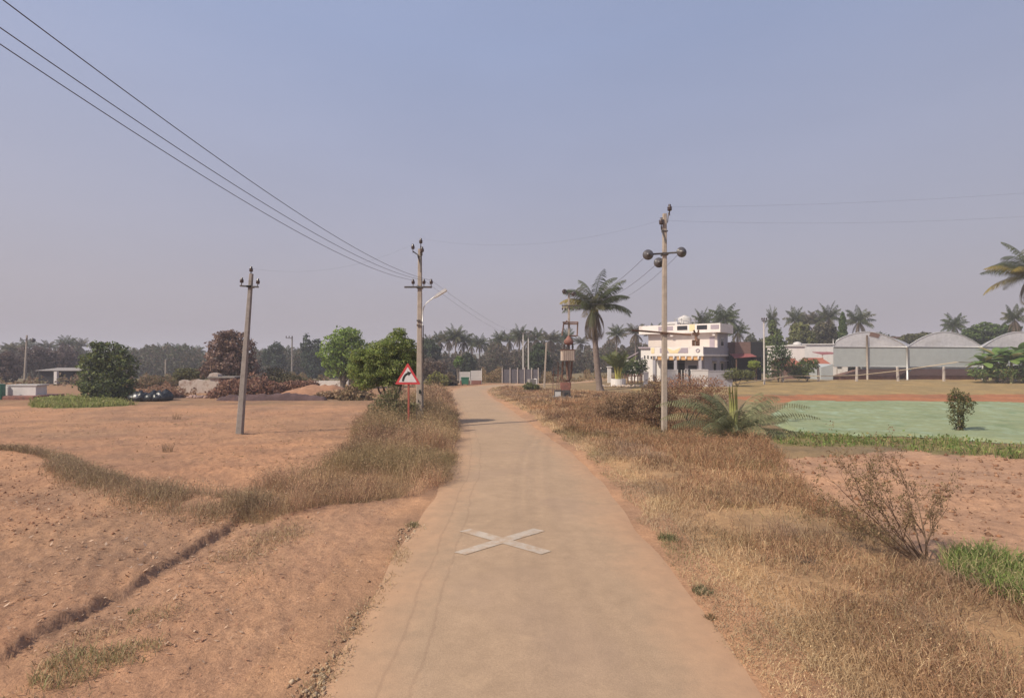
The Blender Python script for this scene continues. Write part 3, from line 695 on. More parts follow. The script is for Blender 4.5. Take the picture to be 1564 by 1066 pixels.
tree('field_shrub', 'upright olive green shrub growing from the green netted field', 'shrub', 1463, 668, 19.3,
     [(1463,618,18,16),(1472,608,10,10),(1456,606,9,9),(1463,640,12,14),(1464,655,8,10),(1460,598,6,6)], 2600, .085, [(.09,.10,.04),(.13,.13,.05),(.17,.13,.06)], .03, .40, None, 'leaf', 3, .4)
# house garden bushes
for px, py, d, bl, lab, cols, lf in (
    (1125, 582, 50, [(1123,571,18,9),(1110,573,10,7),(1140,572,12,8)], 'olive bush against the grey garden wall of the big house', [(.14,.15,.05),(.18,.18,.07),(.10,.11,.04)], .16),
    (1152, 565, 58, [(1152,557,8.5,7)], 'small round yellow green clipped bush by the red awning', [(.22,.27,.05),(.27,.31,.07)], .15),
    (1188, 580, 57, [(1188,545,18,18),(1178,565,16,14),(1203,556,12,14),(1192,535,12,10)], 'dark green tree behind the slim white pole', [(.06,.09,.03),(.08,.12,.04),(.05,.07,.03)], .22),
    (1232, 580, 58, [(1230,560,14,12),(1220,570,12,8),(1242,556,9,9)], 'green shrub between the tiled sheds and the fence', [(.10,.14,.04),(.14,.17,.06),(.08,.10,.04)], .2),
    (966, 580, 56, [(966,562,14,12),(980,560,10,12),(955,568,8,8)], 'dark green shrub left of the white outbuilding', [(.06,.09,.03),(.09,.11,.04)], .2),
    (812, 596, 46, [(808,591,9,6),(818,592,7,5)], 'small green bush in front of the dark stone block', [(.13,.14,.06),(.17,.17,.07)], .13),
    (670, 590, 57, [(666,578,12,10),(678,582,10,8),(658,584,9,6)], 'yellow green banana like shrub right of the street lamp pole', [(.28,.27,.06),(.20,.20,.06),(.16,.14,.07)], .25),
    (684, 590, 58, [(686,578,9,10),(692,584,8,6)], 'grey brown dry shrub left of the green bin', [(.16,.12,.08),(.20,.15,.10)], .2),
    (656, 585, 66, [(655,560,18,14),(645,570,12,12),(672,562,12,12)], 'reddish brown leafless bush behind the street lamp pole', [(.17,.12,.10),(.14,.11,.085),(.20,.15,.11)], .26),
    ):
    tree('garden_bush', lab, 'bush', px, py, d, bl, 2600, lf, cols, .04, .30, None, 'leaf', 2)
# trees behind
for px, py, d, bl, lab, cols, n, lf in (
    (657, 560, 100, [(655,535,16,15),(645,545,10,14),(664,540,10,14)], 'dark green dense tree right of the street lamp pole', [(.05,.075,.035),(.07,.09,.04)], 5000, .5),
    (713, 575, 92, [(714,556,13,15),(706,562,8,10),(720,562,7,12)], 'dark round tree behind the green bin', [(.05,.065,.035),(.065,.08,.04)], 4000, .45),
    (701, 565, 80, [(701,551,6,6),(697,555,4,5)], 'small light green tree in front of the dark round tree', [(.14,.22,.05),(.18,.25,.06)], 1500, .35),
    (824, 580, 88, [(824,548,14,20),(813,555,9,14),(835,556,8,14),(824,532,9,8)], 'dark green tree right of the twin poles', [(.055,.08,.035),(.075,.10,.04)], 5000, .45),
    (476, 575, 105, [(469,530,8,18),(484,535,8,18),(476,550,15,18),(480,565,14,12)], 'tall blue green twin topped tree left of the bright green tree', [(.06,.085,.055),(.075,.10,.06)], 5000, .5),
    (418, 575, 110, [(421,535,10,13),(410,545,9,12),(425,552,12,14)], 'blue green tree right of the maroon tree', [(.065,.085,.055),(.08,.10,.065)], 4000, .5),
    (1182, 545, 82, [(1180,500,6,11),(1186,515,9,14),(1178,525,10,14),(1192,530,10,10)], 'yellow green feathery tree rising behind the slim white pole', [(.13,.17,.045),(.17,.20,.06),(.09,.11,.04)], 4500, .36),
    (1222, 545, 88, [(1222,505,13,14),(1214,520,12,14),(1235,520,10,14)], 'yellowish leafy tree behind the white terrace houses', [(.17,.18,.06),(.13,.14,.05),(.20,.19,.08)], 5000, .4),
    (1258, 545, 90, [(1256,505,12,14),(1270,512,12,16),(1245,515,10,14),(1262,525,16,12)], 'dark olive tree among the palms behind the white houses', [(.11,.10,.06),(.08,.085,.045),(.14,.12,.07)], 5500, .4),
    (1287, 545, 84, [(1287,486,3.5,9),(1287,500,5.5,14),(1287,516,6.5,14)], 'narrow green columnar tree between the palms', [(.07,.11,.03),(.10,.13,.04)], 3500, .3),
    (1402, 530, 86, [(1398,518,18,8),(1415,515,14,8),(1380,522,12,6),(1425,520,10,7)], 'olive brown tree top behind the first greenhouse arches', [(.12,.12,.055),(.09,.085,.045)], 5000, .4),
    (1512, 530, 84, [(1510,506,24,12),(1490,510,16,10),(1535,506,18,11),(1515,517,30,9)], 'broad green tree behind the second greenhouse arch', [(.09,.14,.035),(.13,.17,.05),(.06,.085,.03)], 7500, .4),
    (1340, 545, 95, [(1338,520,20,14),(1360,524,16,10)], 'dark tree hidden behind the first greenhouse arch', [(.07,.08,.04)], 1800, .5),
    (52, 585, 84, [(52,545,22,18),(36,555,16,18),(70,552,16,16)], 'brown bare looking tree behind the far left pole', [(.12,.085,.08),(.15,.11,.095)], 4200, .42),
    (104, 585, 86, [(102,548,20,20),(85,556,14,18),(118,560,14,16)], 'purplish brown leafless tree left of the dense dark tree', [(.12,.085,.08),(.14,.10,.09)], 4200, .42),
    (8, 590, 70, [(4,555,18,16),(16,570,14,14),(-10,560,18,18)], 'brown thorny tree at the far left margin', [(.13,.09,.075),(.16,.11,.09)], 4200, .38),
    ):
    tree('background_tree', lab, 'tree', px, py, d, bl, n, lf, cols, .18, .34)
# far wood masses that read as one
def woods(name, label, segs, d0, d1, n, leaf, colors):
    out = []
    for (x0, x1, top, bot, wgt) in segs:
        m = int(n*wgt); px = x0+(x1-x0)*R.rand(m); d = d0+(d1-d0)*R.rand(m)
        tp = top+15*(fbm(px/16., px*0+d0, 301)-.5)*2+8*(fbm(px/5., px*0, 305)-.5)*2
        py = tp+(bot-tp)*R.rand(m)**.75
        x = xp(px, d); z = np.array(zp(py, d)); P = np.stack([x, d, z], 1)
        c = pal(colors, m, .25)*(1+.4*(fbm(px/6., py/6., 307)[:,None]-.5))
        out.append(card_arrays(P, leaf, c, None, .6))
    V,q,t,c = join(out)
    tag(npobj(name, V, q, t, M['leaf'], None, c), label, 'woods', None, 'stuff')
woods('far_woods', 'hazy far wood line behind the left fields', [(-250,130,532,592,1.6),(120,500,534,592,2.3),(480,660,538,590,.9)], 112, 150, 34000, .55, [(.125,.11,.07),(.10,.105,.06),(.16,.115,.085),(.085,.09,.05)])
woods('roadside_woods', 'hazy brown scrub wood under the far palms', [(640,770,540,590,1.1),(740,930,530,590,1.8),(930,1010,530,582,.8)], 98, 135, 26000, .48, [(.15,.115,.085),(.12,.105,.07),(.17,.13,.10),(.09,.095,.06)])
woods('village_woods', 'dark trees massed behind the house and greenhouses', [(1000,1180,515,570,1.),(1160,1300,518,570,1.),(1290,1480,528,575,1.),(1470,1760,518,580,1.4)], 94, 125, 22000, .5, [(.08,.09,.05),(.10,.10,.06),(.12,.11,.07)])
woods('low_scrub', 'low dry scrub on the ground below the left woods', [(-200,140,578,604,1.),(190,560,576,594,1.4)], 56, 74, 12000, .3, [(.20,.145,.085),(.17,.15,.075),(.22,.14,.09)])
woods('bank_scrub', 'brown dry growth on the bank beyond the road bend', [(735,770,569,584,.5),(770,900,572,590,1.),(820,1000,572,585,1.)], 64, 80, 7000, .24, [(.26,.17,.09),(.30,.20,.11),(.20,.16,.08)])
woods('red_scrub', 'red brown dry scrub on the broken ground behind the left field', [(200,300,592,612,.6),(330,500,588,612,1.),(480,620,592,612,.7)], 40, 52, 11000, .17, [(.25,.135,.09),(.30,.165,.11),(.22,.13,.085),(.33,.22,.14)])
# hills far off
def hills():
    V=[];q=[];n=120
    for i in range(n+1):
        a = math.radians(-60+120*i/n)
        h = 5+6*float(fbm(np.array(i*.09),np.array(0.),401))+4*float(fbm(np.array(i*.4),np.array(0.),403))
        for r,z in ((560,-9),(640,h*.7),(720,h),(900,-12)): V.append((r*math.sin(a), r*math.cos(a), z))
    for i in range(n):
        for k in range(3): q.append((i*4+k,(i+1)*4+k,(i+1)*4+k+1,i*4+k+1))
    o = npobj('hills', V, q, None, surf('hill_scrub', (.12,.12,.075), 1, .3, .03, None, 0), None, None, True); tag(o, kind='structure')
hills()

# ------------------------------------------------------------------ palms
def frond_arrays(az, el, L, droop, nl, ll, lw, col, hang=.55, base=(0,0,0), rach=.035, tipcol=None, twist=0.):
    """one feather frond: rachis curve and two rows of leaflets"""
    n = nl; ca, sa = math.cos(az), math.sin(az); pts = []; e = el; p = np.array(base, float); ds = L/n
    for i in range(n+1):
        pts.append(p.copy()); t = i/n; p = p+ds*np.array([math.cos(e)*ca, math.cos(e)*sa, math.sin(e)]); e -= droop/n*(.4+1.2*t)
    pts = np.array(pts); V=[];Q=[];C_=[]
    side = np.array([-sa, ca, 0])
    for i in range(n):
        w0, w1 = rach*(1-i/n)+.006, rach*(1-(i+1)/n)+.006; k = len(V)
        V += [pts[i]-side*w0, pts[i]+side*w0, pts[i+1]+side*w1, pts[i+1]-side*w1]; Q.append((k,k+1,k+2,k+3)); C_ += [tuple(np.array(col)*1.25)]*4
    for i in range(1, n+1):
        t = i/n
        if t < .10: continue
        tang = pts[i]-pts[i-1]; tang /= np.linalg.norm(tang); up = np.cross(tang, side)*-1
        l = ll*(math.sin(math.pi*min(1,.12+.86*t))**.6)*R.uniform(.85,1.15)
        for sg in (-1, 1):
            dr = side*sg*math.cos(hang)+tang*.55+np.array([0,0,-1.])*math.sin(hang)*R.uniform(.8,1.3)+up*twist
            dr /= np.linalg.norm(dr)
            wv = tang*lw*.5
            a = pts[i]; m = a+dr*l*.55; b = a+dr*l+np.array([0,0,-.18*l])
            k = len(V); V += [a-wv*.6, a+wv*.6, m+wv, m-wv]; Q.append((k,k+1,k+2,k+3))
            V += [b]; Q.append((k+3,k+2,k+4,k+4))
            f = np.array(col)*R.uniform(.75,1.25)
            if tipcol is not None: f = f*(1-t)+np.array(tipcol)*t
            C_ += [tuple(f)]*5
    V = np.array(V); qs = [f for f in Q if f[2] != f[3]]; ts = [f[:3] for f in Q if f[2] == f[3]]
    return V, np.array(qs), np.array(ts), np.array(C_)
PG = [(.085,.10,.045),(.10,.115,.05),(.07,.085,.04),(.13,.125,.06)]
PD = [(.19,.145,.095),(.16,.12,.085)]
def palm_crown(nf, L, nl, ll, lw, dead=.25, seed=0, cols=PG):
    out = []; rnd = random.Random(seed)
    for i in range(nf):
        t = i/nf; az = i*2.399+rnd.uniform(-.25,.25); isdead = t > 1-dead
        el = math.radians(82-118*t**.9+rnd.uniform(-8,8)); c = cols[i % len(cols)]
        if isdead: c = PD[i % 2]; el = math.radians(rnd.uniform(-60,-30))
        out.append(frond_arrays(az, el, L*rnd.uniform(.85,1.05)*(.85 if isdead else 1), math.radians(rnd.uniform(45,80)), nl, ll, lw, c, .75 if not isdead else 1.1))
    return join(out)
def trunk_mb(h, r0, r1, bend=(0,0), n=12):
    mb = MB(); P=[];r=[]
    m = 18
    for i in range(m+1):
        t = i/m; P.append((bend[0]*(1-(1-t)**2), bend[1]*t*t, -.3+(h+.3)*t)); r.append((r0*(1-t)+r1*t)*(1+(.5 if i==0 else .12 if i==1 else 0))*(1.05 if i%2 else .96))
    return mb.tube(P, r, n), P[-1]
def proto_palm(seed, h, cols=PG, dead=.25):
    o = thing('coconut_palm', '', 'palm'); mb, top = trunk_mb(h, .2, .14, (R.uniform(-.5,.5), 0), 8); mb.build('trunk', M['palm_bark'], o)
    V,q,t,c = palm_crown(34, 3.3, 17, .95, .12, dead, seed, cols)
    npobj('crown', V+np.array(top), q, t, M['leaf'], o, c); return o
protos = [proto_palm(1, 9.5), proto_palm(2, 9.5, PG, .4), proto_palm(3, 9.5, [(.12,.11,.06),(.15,.125,.075),(.09,.09,.05)], .45), proto_palm(4, 9.5, [(.075,.095,.045),(.10,.12,.05)], .12)]
used = [False]*4
def place_palm(px, py, d, k, label, sc_=1.0, group='far coconut palms'):
    o = protos[k] if not used[k] else copy_tree(protos[k]); used[k] = True
    x = xp(px, d); z = gz(x, d); H = zp(py, d)-z
    s = sc_*.80; o.location = (x, d, z); o.scale = (s, s, H/9.5 if abs(H/9.5-s) < .35 else H/9.5)
    o.rotation_euler = (0, 0, R.uniform(0, 6.28)); o['label'] = label; o['group'] = group
for a in (
    (18, 534, 105, 2, 'brownish palm left of the far left pole top', .95), (101, 526, 120, 1, 'palm above the purplish brown tree', 1.0), (121, 528, 125, 2, 'small palm just left of the dense dark tree', .9),
    (211, 541, 125, 1, 'low palm just right of the dense dark tree', .9), (246, 536, 125, 0, 'palm right above the short far post', 1.05), (276, 535, 122, 3, 'palm between the short far post and maroon tree', 1.05),
    (671, 521, 108, 1, 'slim palm right of the dark tree by the lamp pole', .85), (686, 520, 105, 2, 'palm with brown skirt, second right of the lamp head', 1.), (696, 514, 104, 0, 'tallest palm of the cluster right of the lamp head', 1.), (708, 521, 106, 1, 'palm with drooping brown fronds above the dark round tree', 1.05),
    (732, 525, 112, 0, 'lone palm above the white panels', .95), (746, 535, 125, 2, 'short palm right of the lone palm', .8), (763, 520, 108, 1, 'palm above the left end of the grey net fence', .95), (778, 520, 112, 2, 'palm between the fence palm and the twin poles', .95),
    (794, 514, 106, 0, 'palm just behind the left twin pole', .95), (820, 517, 106, 1, 'palm just right of the twin poles', .95), (841, 519, 100, 2, 'greyish palm behind the leaning white post', 1.05), (866, 515, 115, 3, 'palm behind the transformer frame', .8),
    (942, 511, 96, 1, 'palm right of the big coconut trunk', .9), (971, 509, 92, 2, 'brown skirted palm left of the white outbuilding roof', 1.), (1001, 510, 92, 1, 'palm just left of the big house roof', .9),
    (1073, 493, 90, 0, 'small palm top showing behind the house parapet', .85), (1103, 487, 84, 3, 'large palm crown behind the house roof corner', 1.2), (1126, 507, 90, 0, 'drooping palm behind the shaded house side', .9),
    (1180, 490, 95, 0, 'palm top above the yellow green feathery tree', .5), (1215, 490, 100, 1, 'palm above the yellowish leafy tree', .9), (1233, 494, 102, 2, 'grey palm right of the yellowish leafy tree', .9), (1249, 493, 100, 2, 'dull palm over the middle of the white houses', .9), (1266, 486, 98, 0, 'tall palm left of the columnar tree', 1.0), (1312, 491, 96, 0, 'lone dark palm behind the first greenhouse roof', 1.1),
    (1460, 497, 92, 3, 'palm behind the second greenhouse arch', .85), (1550, 488, 80, 1, 'brown palm below the large palm at right', .75),
    (655, 524, 118, 2, 'palm peeping over the dark tree right of the lamp pole', .9), (720, 527, 122, 1, 'low palm between the tall cluster and the lone palm', .85), (754, 528, 128, 2, 'faint palm left of the grey net fence', .8), (806, 520, 112, 2, 'dull palm between the twin white poles', .9), (853, 522, 118, 1, 'faint palm between the white post and transformer', .9), (887, 524, 118, 2, 'dull palm behind the big coconut trunk', .9),
    (40, 530, 125, 1, 'faint palm just left of the far pole shaft', .95), (72, 531, 128, 2, 'faint palm right of the far left pole', .95), (192, 540, 130, 2, 'faint palm at the right shoulder of the dark bushy tree', .95), (228, 540, 128, 0, 'faint palm left of the short pale post', .95), (262, 537, 128, 2, 'faint palm just right of the short pale post', .95), (300, 538, 130, 1, 'faint palm left of the maroon tree', .95), (399, 541, 128, 2, 'faint palm just right of the leaning pole', .95), (438, 538, 126, 1, 'faint palm left of the weathered far pole', .95), (458, 540, 128, 2, 'faint palm right of the weathered far pole', .95),
    ): place_palm(*a)
# the big coconut palm beside the transformer
def big_palm(px, d, topy, lean, label, nf, L, seed, yellow=True, name='tall_coconut_palm', dead=.28):
    x = xp(px, d); z = gz(x, d); o = thing(name, label, 'palm', (x, d, z)); h = zp(topy, d)-z
    mb, top = trunk_mb(h, .30, .20, lean, 14); mb.build('trunk', M['palm_bark'], o)
    rnd = random.Random(seed)
    for i in range(nf):
        t = i/nf; az = i*2.399+rnd.uniform(-.2,.2); dd = t > 1-dead
        el = math.radians(84-112*t**.85+rnd.uniform(-8,8)); c = PG[i%4]; tip = None; hang = .7
        if dd: c = PD[i%2]; el = math.radians(rnd.uniform(-72,-40)); hang = 1.15
        elif yellow and i % 5 == 2 and t > .35: tip = (.36,.27,.06)
        V,q,tt,c = frond_arrays(az, el, L*rnd.uniform(.9,1.1)*(.8 if dd else 1), math.radians(rnd.uniform(50,95)), 40, .90, .06, c, hang, top, .045, tip)
        fo = npobj('frond', V, q, tt, M['leaf'], o, c)
        if dd: fo['label'] = 'brown dead hanging frond'
    cm = MB()
    for i in range(9):
        a = i*.9; cm.lathe([(0,-.14),(.09,-.1),(.12,0),(.09,.1),(0,.14)], (top[0]+.28*math.cos(a), top[1]+.28*math.sin(a), top[2]-.25-.12*(i%2)), 8)
    cm.build('coconuts', surf('coconut_husk', (.22,.17,.06), .7), o)
    return o
big_palm(917, 46, 470, (-.55, 0), 'tall coconut palm with yellowing fronds right of the pole transformer', 44, 3.6, 5, True, 'tall_coconut_palm', .36)
big_palm(1592, 44, 418, (-.7, 0), 'large coconut palm reaching in over the banana plants', 34, 3.5, 9)
# areca palm with yellow stems by the house
def areca():
    x, d, z = put(944, 52); o = thing('areca_palm', 'clump palm with yellow green stems in a white ring by the house', 'palm', (x, d, z))
    st = MB()
    for i in range(7):
        a = i*.9; st.tube([(.16*math.cos(a),.16*math.sin(a),-.1),(.25*math.cos(a),.25*math.sin(a),1.2),(.42*math.cos(a),.42*math.sin(a),2.0)],[.09,.075,.05],8)
    st.build('stems', surf('yellow_green_stem', (.36,.33,.08), .6), o)
    out = []
    for i in range(26):
        a = i*2.4; out.append(frond_arrays(a, math.radians(R.uniform(45,88)), R.uniform(1.6,2.3), math.radians(R.uniform(25,60)), 16, .5, .085, [(.15,.18,.05),(.19,.21,.07),(.11,.13,.04)][i%3], .4, (.2*math.cos(a),.2*math.sin(a),1.75)))
    V,q,t,c = join(out); npobj('crown', V, q, t, M['leaf'], o, c)
    b = thing('tree_ring', 'white painted round planter ring around the clump palm', 'planter', (x, d, z))
    MB().lathe([(.75,-.1),(.75,.72),(.62,.72),(.62,.3),(0,.3)], (0,0,0), 20, None, False).build('ring', M['white'], b)
areca()
# young palm on the verge
def young_palm():
    x, d, z = put(1120, 18.0); o = thing('young_palm', 'young palm with arching grey green fronds at the corner of the netted field', 'palm', (x, d, z))
    spec = [(175,50,3.1,82),(192,60,2.8,90),(4,44,3.1,70),(-15,36,2.9,62),(20,62,2.6,85),(178,38,2.7,72),(165,55,2.4,78),(195,28,2.6,55),(150,62,2.1,85),(205,14,2.0,35),(8,30,2.3,42),(-12,16,2.2,40),(22,52,2.3,75),(-35,22,1.8,50),(40,60,1.9,80),(215,35,1.9,70),(250,40,1.5,75),(290,35,1.5,70),(340,45,1.8,72),(120,55,1.8,75),(90,50,1.6,70),(60,35,1.6,60),(-20,3,1.9,25),(188,5,1.8,25)]
    for az, el, L, dr in spec+[(170,78,1.9,70),(200,74,2.1,80),(15,76,2.0,75),(-25,70,2.0,75),(100,70,1.8,60),(255,66,1.7,80),(300,60,1.7,85),(230,50,1.8,80)]:
        V,q,t,c = frond_arrays(math.radians(az), math.radians(el), L, math.radians(dr), 34, .50, .030, [(.21,.215,.115),(.17,.18,.095),(.27,.26,.14)][len(o.children)%3], .35, (.05*math.cos(az),.05*math.sin(az),.12), .028, None, .25)
        npobj('frond', V, q, t, M['leaf'], o, c)
    sp = MB(); 
    for i in range(9):
        a = i*.7; sp.tube([(.06*math.cos(a),.06*math.sin(a),-.05),(.10*math.cos(a),.08*math.sin(a),.8),(.14*math.cos(a)-.02,.1*math.sin(a),1.62+.1*(i%3))],[.05,.045,.008],6)
    sp.build('spear_leaves', surf('yellow_green_spear', (.31,.31,.11), .6, .2, 10), o)
young_palm()
# banana plants at the right
def banana(px, d, h, label, seed):
    rnd = random.Random(seed); x, d, z = put(px, d); o = thing('banana_plant', label, 'banana plant', (x, d, z), 0, 'banana plants before the greenhouse')
    MB().tube([(0,0,-.1),(.05,0,h*.35),(.02,0,h*.6)],[.17,.13,.08],10).build('stem', surf('banana_stem', (.22,.20,.09), .7), o)
    V=[];q=[];C_=[]
    for i in range(16):
        az = i*2.4+rnd.uniform(-.3,.3); e = math.radians(rnd.uniform(15,84)); L = h*rnd.uniform(.42,.62); p = np.array([0,0,h*.55]); ca,sa = math.cos(az),math.sin(az); side = np.array([-sa,ca,0]); n = 9
        col = np.array([(.13,.21,.05),(.18,.26,.07),(.10,.16,.045),(.30,.26,.09)][i%3 if i<14 else 3])
        for j in range(n+1):
            t = j/n; w = .40*math.sin(math.pi*min(1,max(0.02,(t-.12)/.9)))**.7 if t > .12 else .025
            c = pts = p; dz = -.25*w
            V += [p-side*w+np.array([0,0,dz]), p, p+side*w+np.array([0,0,dz])]; C_ += [col*rnd.uniform(.85,1.15)]*3
            p = p+L/n*np.array([math.cos(e)*ca,math.cos(e)*sa,math.sin(e)]); e -= math.radians(rnd.uniform(70,105))/n
            if j < n:
                k = len(V)-3; q += [(k,k+1,k+4,k+3),(k+1,k+2,k+5,k+4)]
    npobj('leaves', np.array(V), np.array(q), None, M['leaf'], o, np.array(C_))
for a in ((1503,56,3.6,'banana plant with yellowing lower leaf, leftmost of the banana clump',1),(1522,57,4.4,'tall banana plant second from the left of the clump',2),(1544,55,4.2,'banana plant in the middle right of the clump',3),(1562,57,4.6,'banana plant cut by the right picture margin',4),(1584,56,4.4,'banana plant beyond the right margin post',5),(1534,59,4.0,'banana plant set back behind the tall second one',6),(1512,60,3.2,'short banana plant tucked behind the leftmost one',7)): banana(*a)

tree('banana_undergrowth', 'low dark green undergrowth filling the feet of the banana plants', 'undergrowth', 1530, 582, 55.5, [(1500,570,18,9),(1525,568,20,11),(1552,568,22,11),(1580,568,20,11)], 4200, .22, [(.11,.17,.045),(.15,.21,.06),(.08,.12,.035),(.22,.21,.08)], .05, .35, None, 'leaf', 3)
# bare bush on the right verge
def bare_bush():
    bx, by = gp(1408, 862); z = gz(bx, by); o = thing('bare_bush', 'nearly leafless brown bush leaning left at the field edge', 'bush', (bx, by, z))
    rnd = random.Random(3); mb = MB(); tips = []
    def br(p, d, L, r, lev):
        P = [p]; n = 6; q = Vector(p); dd = Vector(d).normalized()
        for i in range(n):
            dd = (dd+Vector((rnd.uniform(-1,1),rnd.uniform(-1,1),rnd.uniform(-.8,.8)))*.16).normalized(); q = q+dd*L/n; P.append(tuple(q))
            if lev < 3 and i >= 1 and rnd.random() < (.85 if lev < 2 else .6):
                sd = (dd+Vector((rnd.uniform(-1,1),rnd.uniform(-1,1),rnd.uniform(-.5,.9)))*.75).normalized(); br(tuple(q), sd, L*rnd.uniform(.30,.5), r*(1-i/n)*.6+.0012, lev+1)
            if lev >= 2: tips.append(tuple(q))
        mb.tube(P, [r*(1-.75*i/n) for i in range(n+1)], 5)
    s = by/F
    for (ex, ey, yo, r) in ((1262,725,.1,.013),(1298,720,-.2,.012),(1335,728,.25,.011),(1388,735,0,.013),(1368,745,-.3,.010),(1285,765,-.3,.010),(1250,755,.3,.008),(1320,780,-.1,.009),(1245,735,-.1,.007),(1275,745,.2,.007),(1310,745,.05,.007),(1350,755,.3,.006),(1290,745,.15,.006)):
        e = Vector(((ex-1408)*s, yo, (862-ey)*s))*.86; br((rnd.uniform(-.05,.05),rnd.uniform(-.05,.05),-.03), e, e.length, r, 0)
    mb.build('branches', surf('bare_twig', (.20,.13,.085), .9, .3, 20), o)
    T = np.array(tips); T = T[R.rand(len(T)) < .42]; T = np.repeat(T, 2, 0)+R.normal(size=(len(T)*2,3))*.025
    V,q,c = card_arrays(T, .030, pal([(.27,.17,.10),(.21,.145,.08),(.32,.21,.12),(.19,.15,.07)], len(T), .25), None, .45)
    npobj('leaves', V, q, None, M['dry'], o, c)
bare_bush()
def tuft(px, py, r, h, cols, label, n=260):
    x, y = gp(px, py); o_z = gz(x, y); a = R.rand(n)*6.28; rr = r*np.sqrt(R.rand(n)); P = np.stack([rr*np.cos(a), rr*np.sin(a), np.zeros(n)-.01],1)
    V,q,t,c = join([blade_arrays(P, h*(.4+.6*R.rand(n)), np.full(n,.006), .3+.7*R.rand(n), pal(cols,n,.3))])
    o = npobj('grass_tuft', V, q, t, M['leaf'], None, c); o.location = (x, y, o_z); tag(o, label, 'grass tuft')
GG = [(.18,.19,.08),(.23,.22,.10),(.14,.14,.07)]; ST = [(.48,.37,.21),(.40,.31,.17),(.33,.29,.14)]
tuft(125, 1020, .30, .14, ST+[(.30,.29,.13)], 'straw and green tuft low on the left dirt track', 420)
tuft(210, 1000, .22, .10, ST, 'flattened straw tuft right of the green straw tuft', 260)
tuft(208, 932, .05, .05, GG, 'tiny green tuft at the foot of the soil bank', 60)
tuft(632, 800, .10, .09, GG, 'small green tuft on the left tar edge', 130)
tuft(1018, 822, .13, .14, GG, 'green tuft at the right road edge level with the overlay cross', 240)
tuft(1071, 900, .11, .08, [(.15,.16,.085),(.19,.18,.10)], 'grey green tuft at the right edge of the dust', 200)
tuft(1083, 938, .06, .07, [(.25,.17,.09),(.18,.14,.07)], 'small brown tuft nearest the right dust edge', 90)
tuft(1225, 862, .14, .07, [(.13,.11,.10),(.19,.16,.13)], 'dark grey scrap of dead plant lying on the verge', 200)
tuft(258, 690, .16, .42, [(.20,.14,.08),(.25,.17,.10)], 'thin brown weed in the middle of the left field', 60)
tuft(271, 640, .2, .55, [(.22,.15,.08),(.27,.18,.10)], 'thin brown weed at the far side of the left field', 60)

# ------------------------------------------------------------------ poles and wires
def insulator(mb, p, s=1.0, axis=None):
    mb.lathe([(.012,-.12),(.012,0),(.045,.0),(.06,.03),(.05,.06),(.062,.075),(.045,.11),(.03,.13),(.035,.16),(0,.17)] if s == 1 else [(a*s,b*s) for a,b in [(.012,-.12),(.012,0),(.045,.0),(.06,.03),(.05,.06),(.062,.075),(.045,.11),(.03,.13),(.035,.16),(0,.17)]], p, 10, axis)
def taper(mb, h, w0, d0, w1, d1, z0=-.4):
    pts = []
    for z, w, d in ((z0,w0,d0),(h,w1,d1)):
        c = .02
        pts += [(-w/2+c,-d/2,z),(w/2-c,-d/2,z),(w/2,-d/2+c,z),(w/2,d/2-c,z),(w/2-c,d/2,z),(-w/2+c,d/2,z),(-w/2,d/2-c,z),(-w/2,-d/2+c,z)]
    mb.add(pts, [tuple(range(8))[::-1], tuple(range(8,16))]+[(i,(i+1)%8,8+(i+1)%8,8+i) for i in range(8)])
    return mb
W = {}                                             # wire ends in world space
def worldp(o, p):
    bpy.context.view_layer.update(); return tuple(o.matrix_world @ Vector(p))
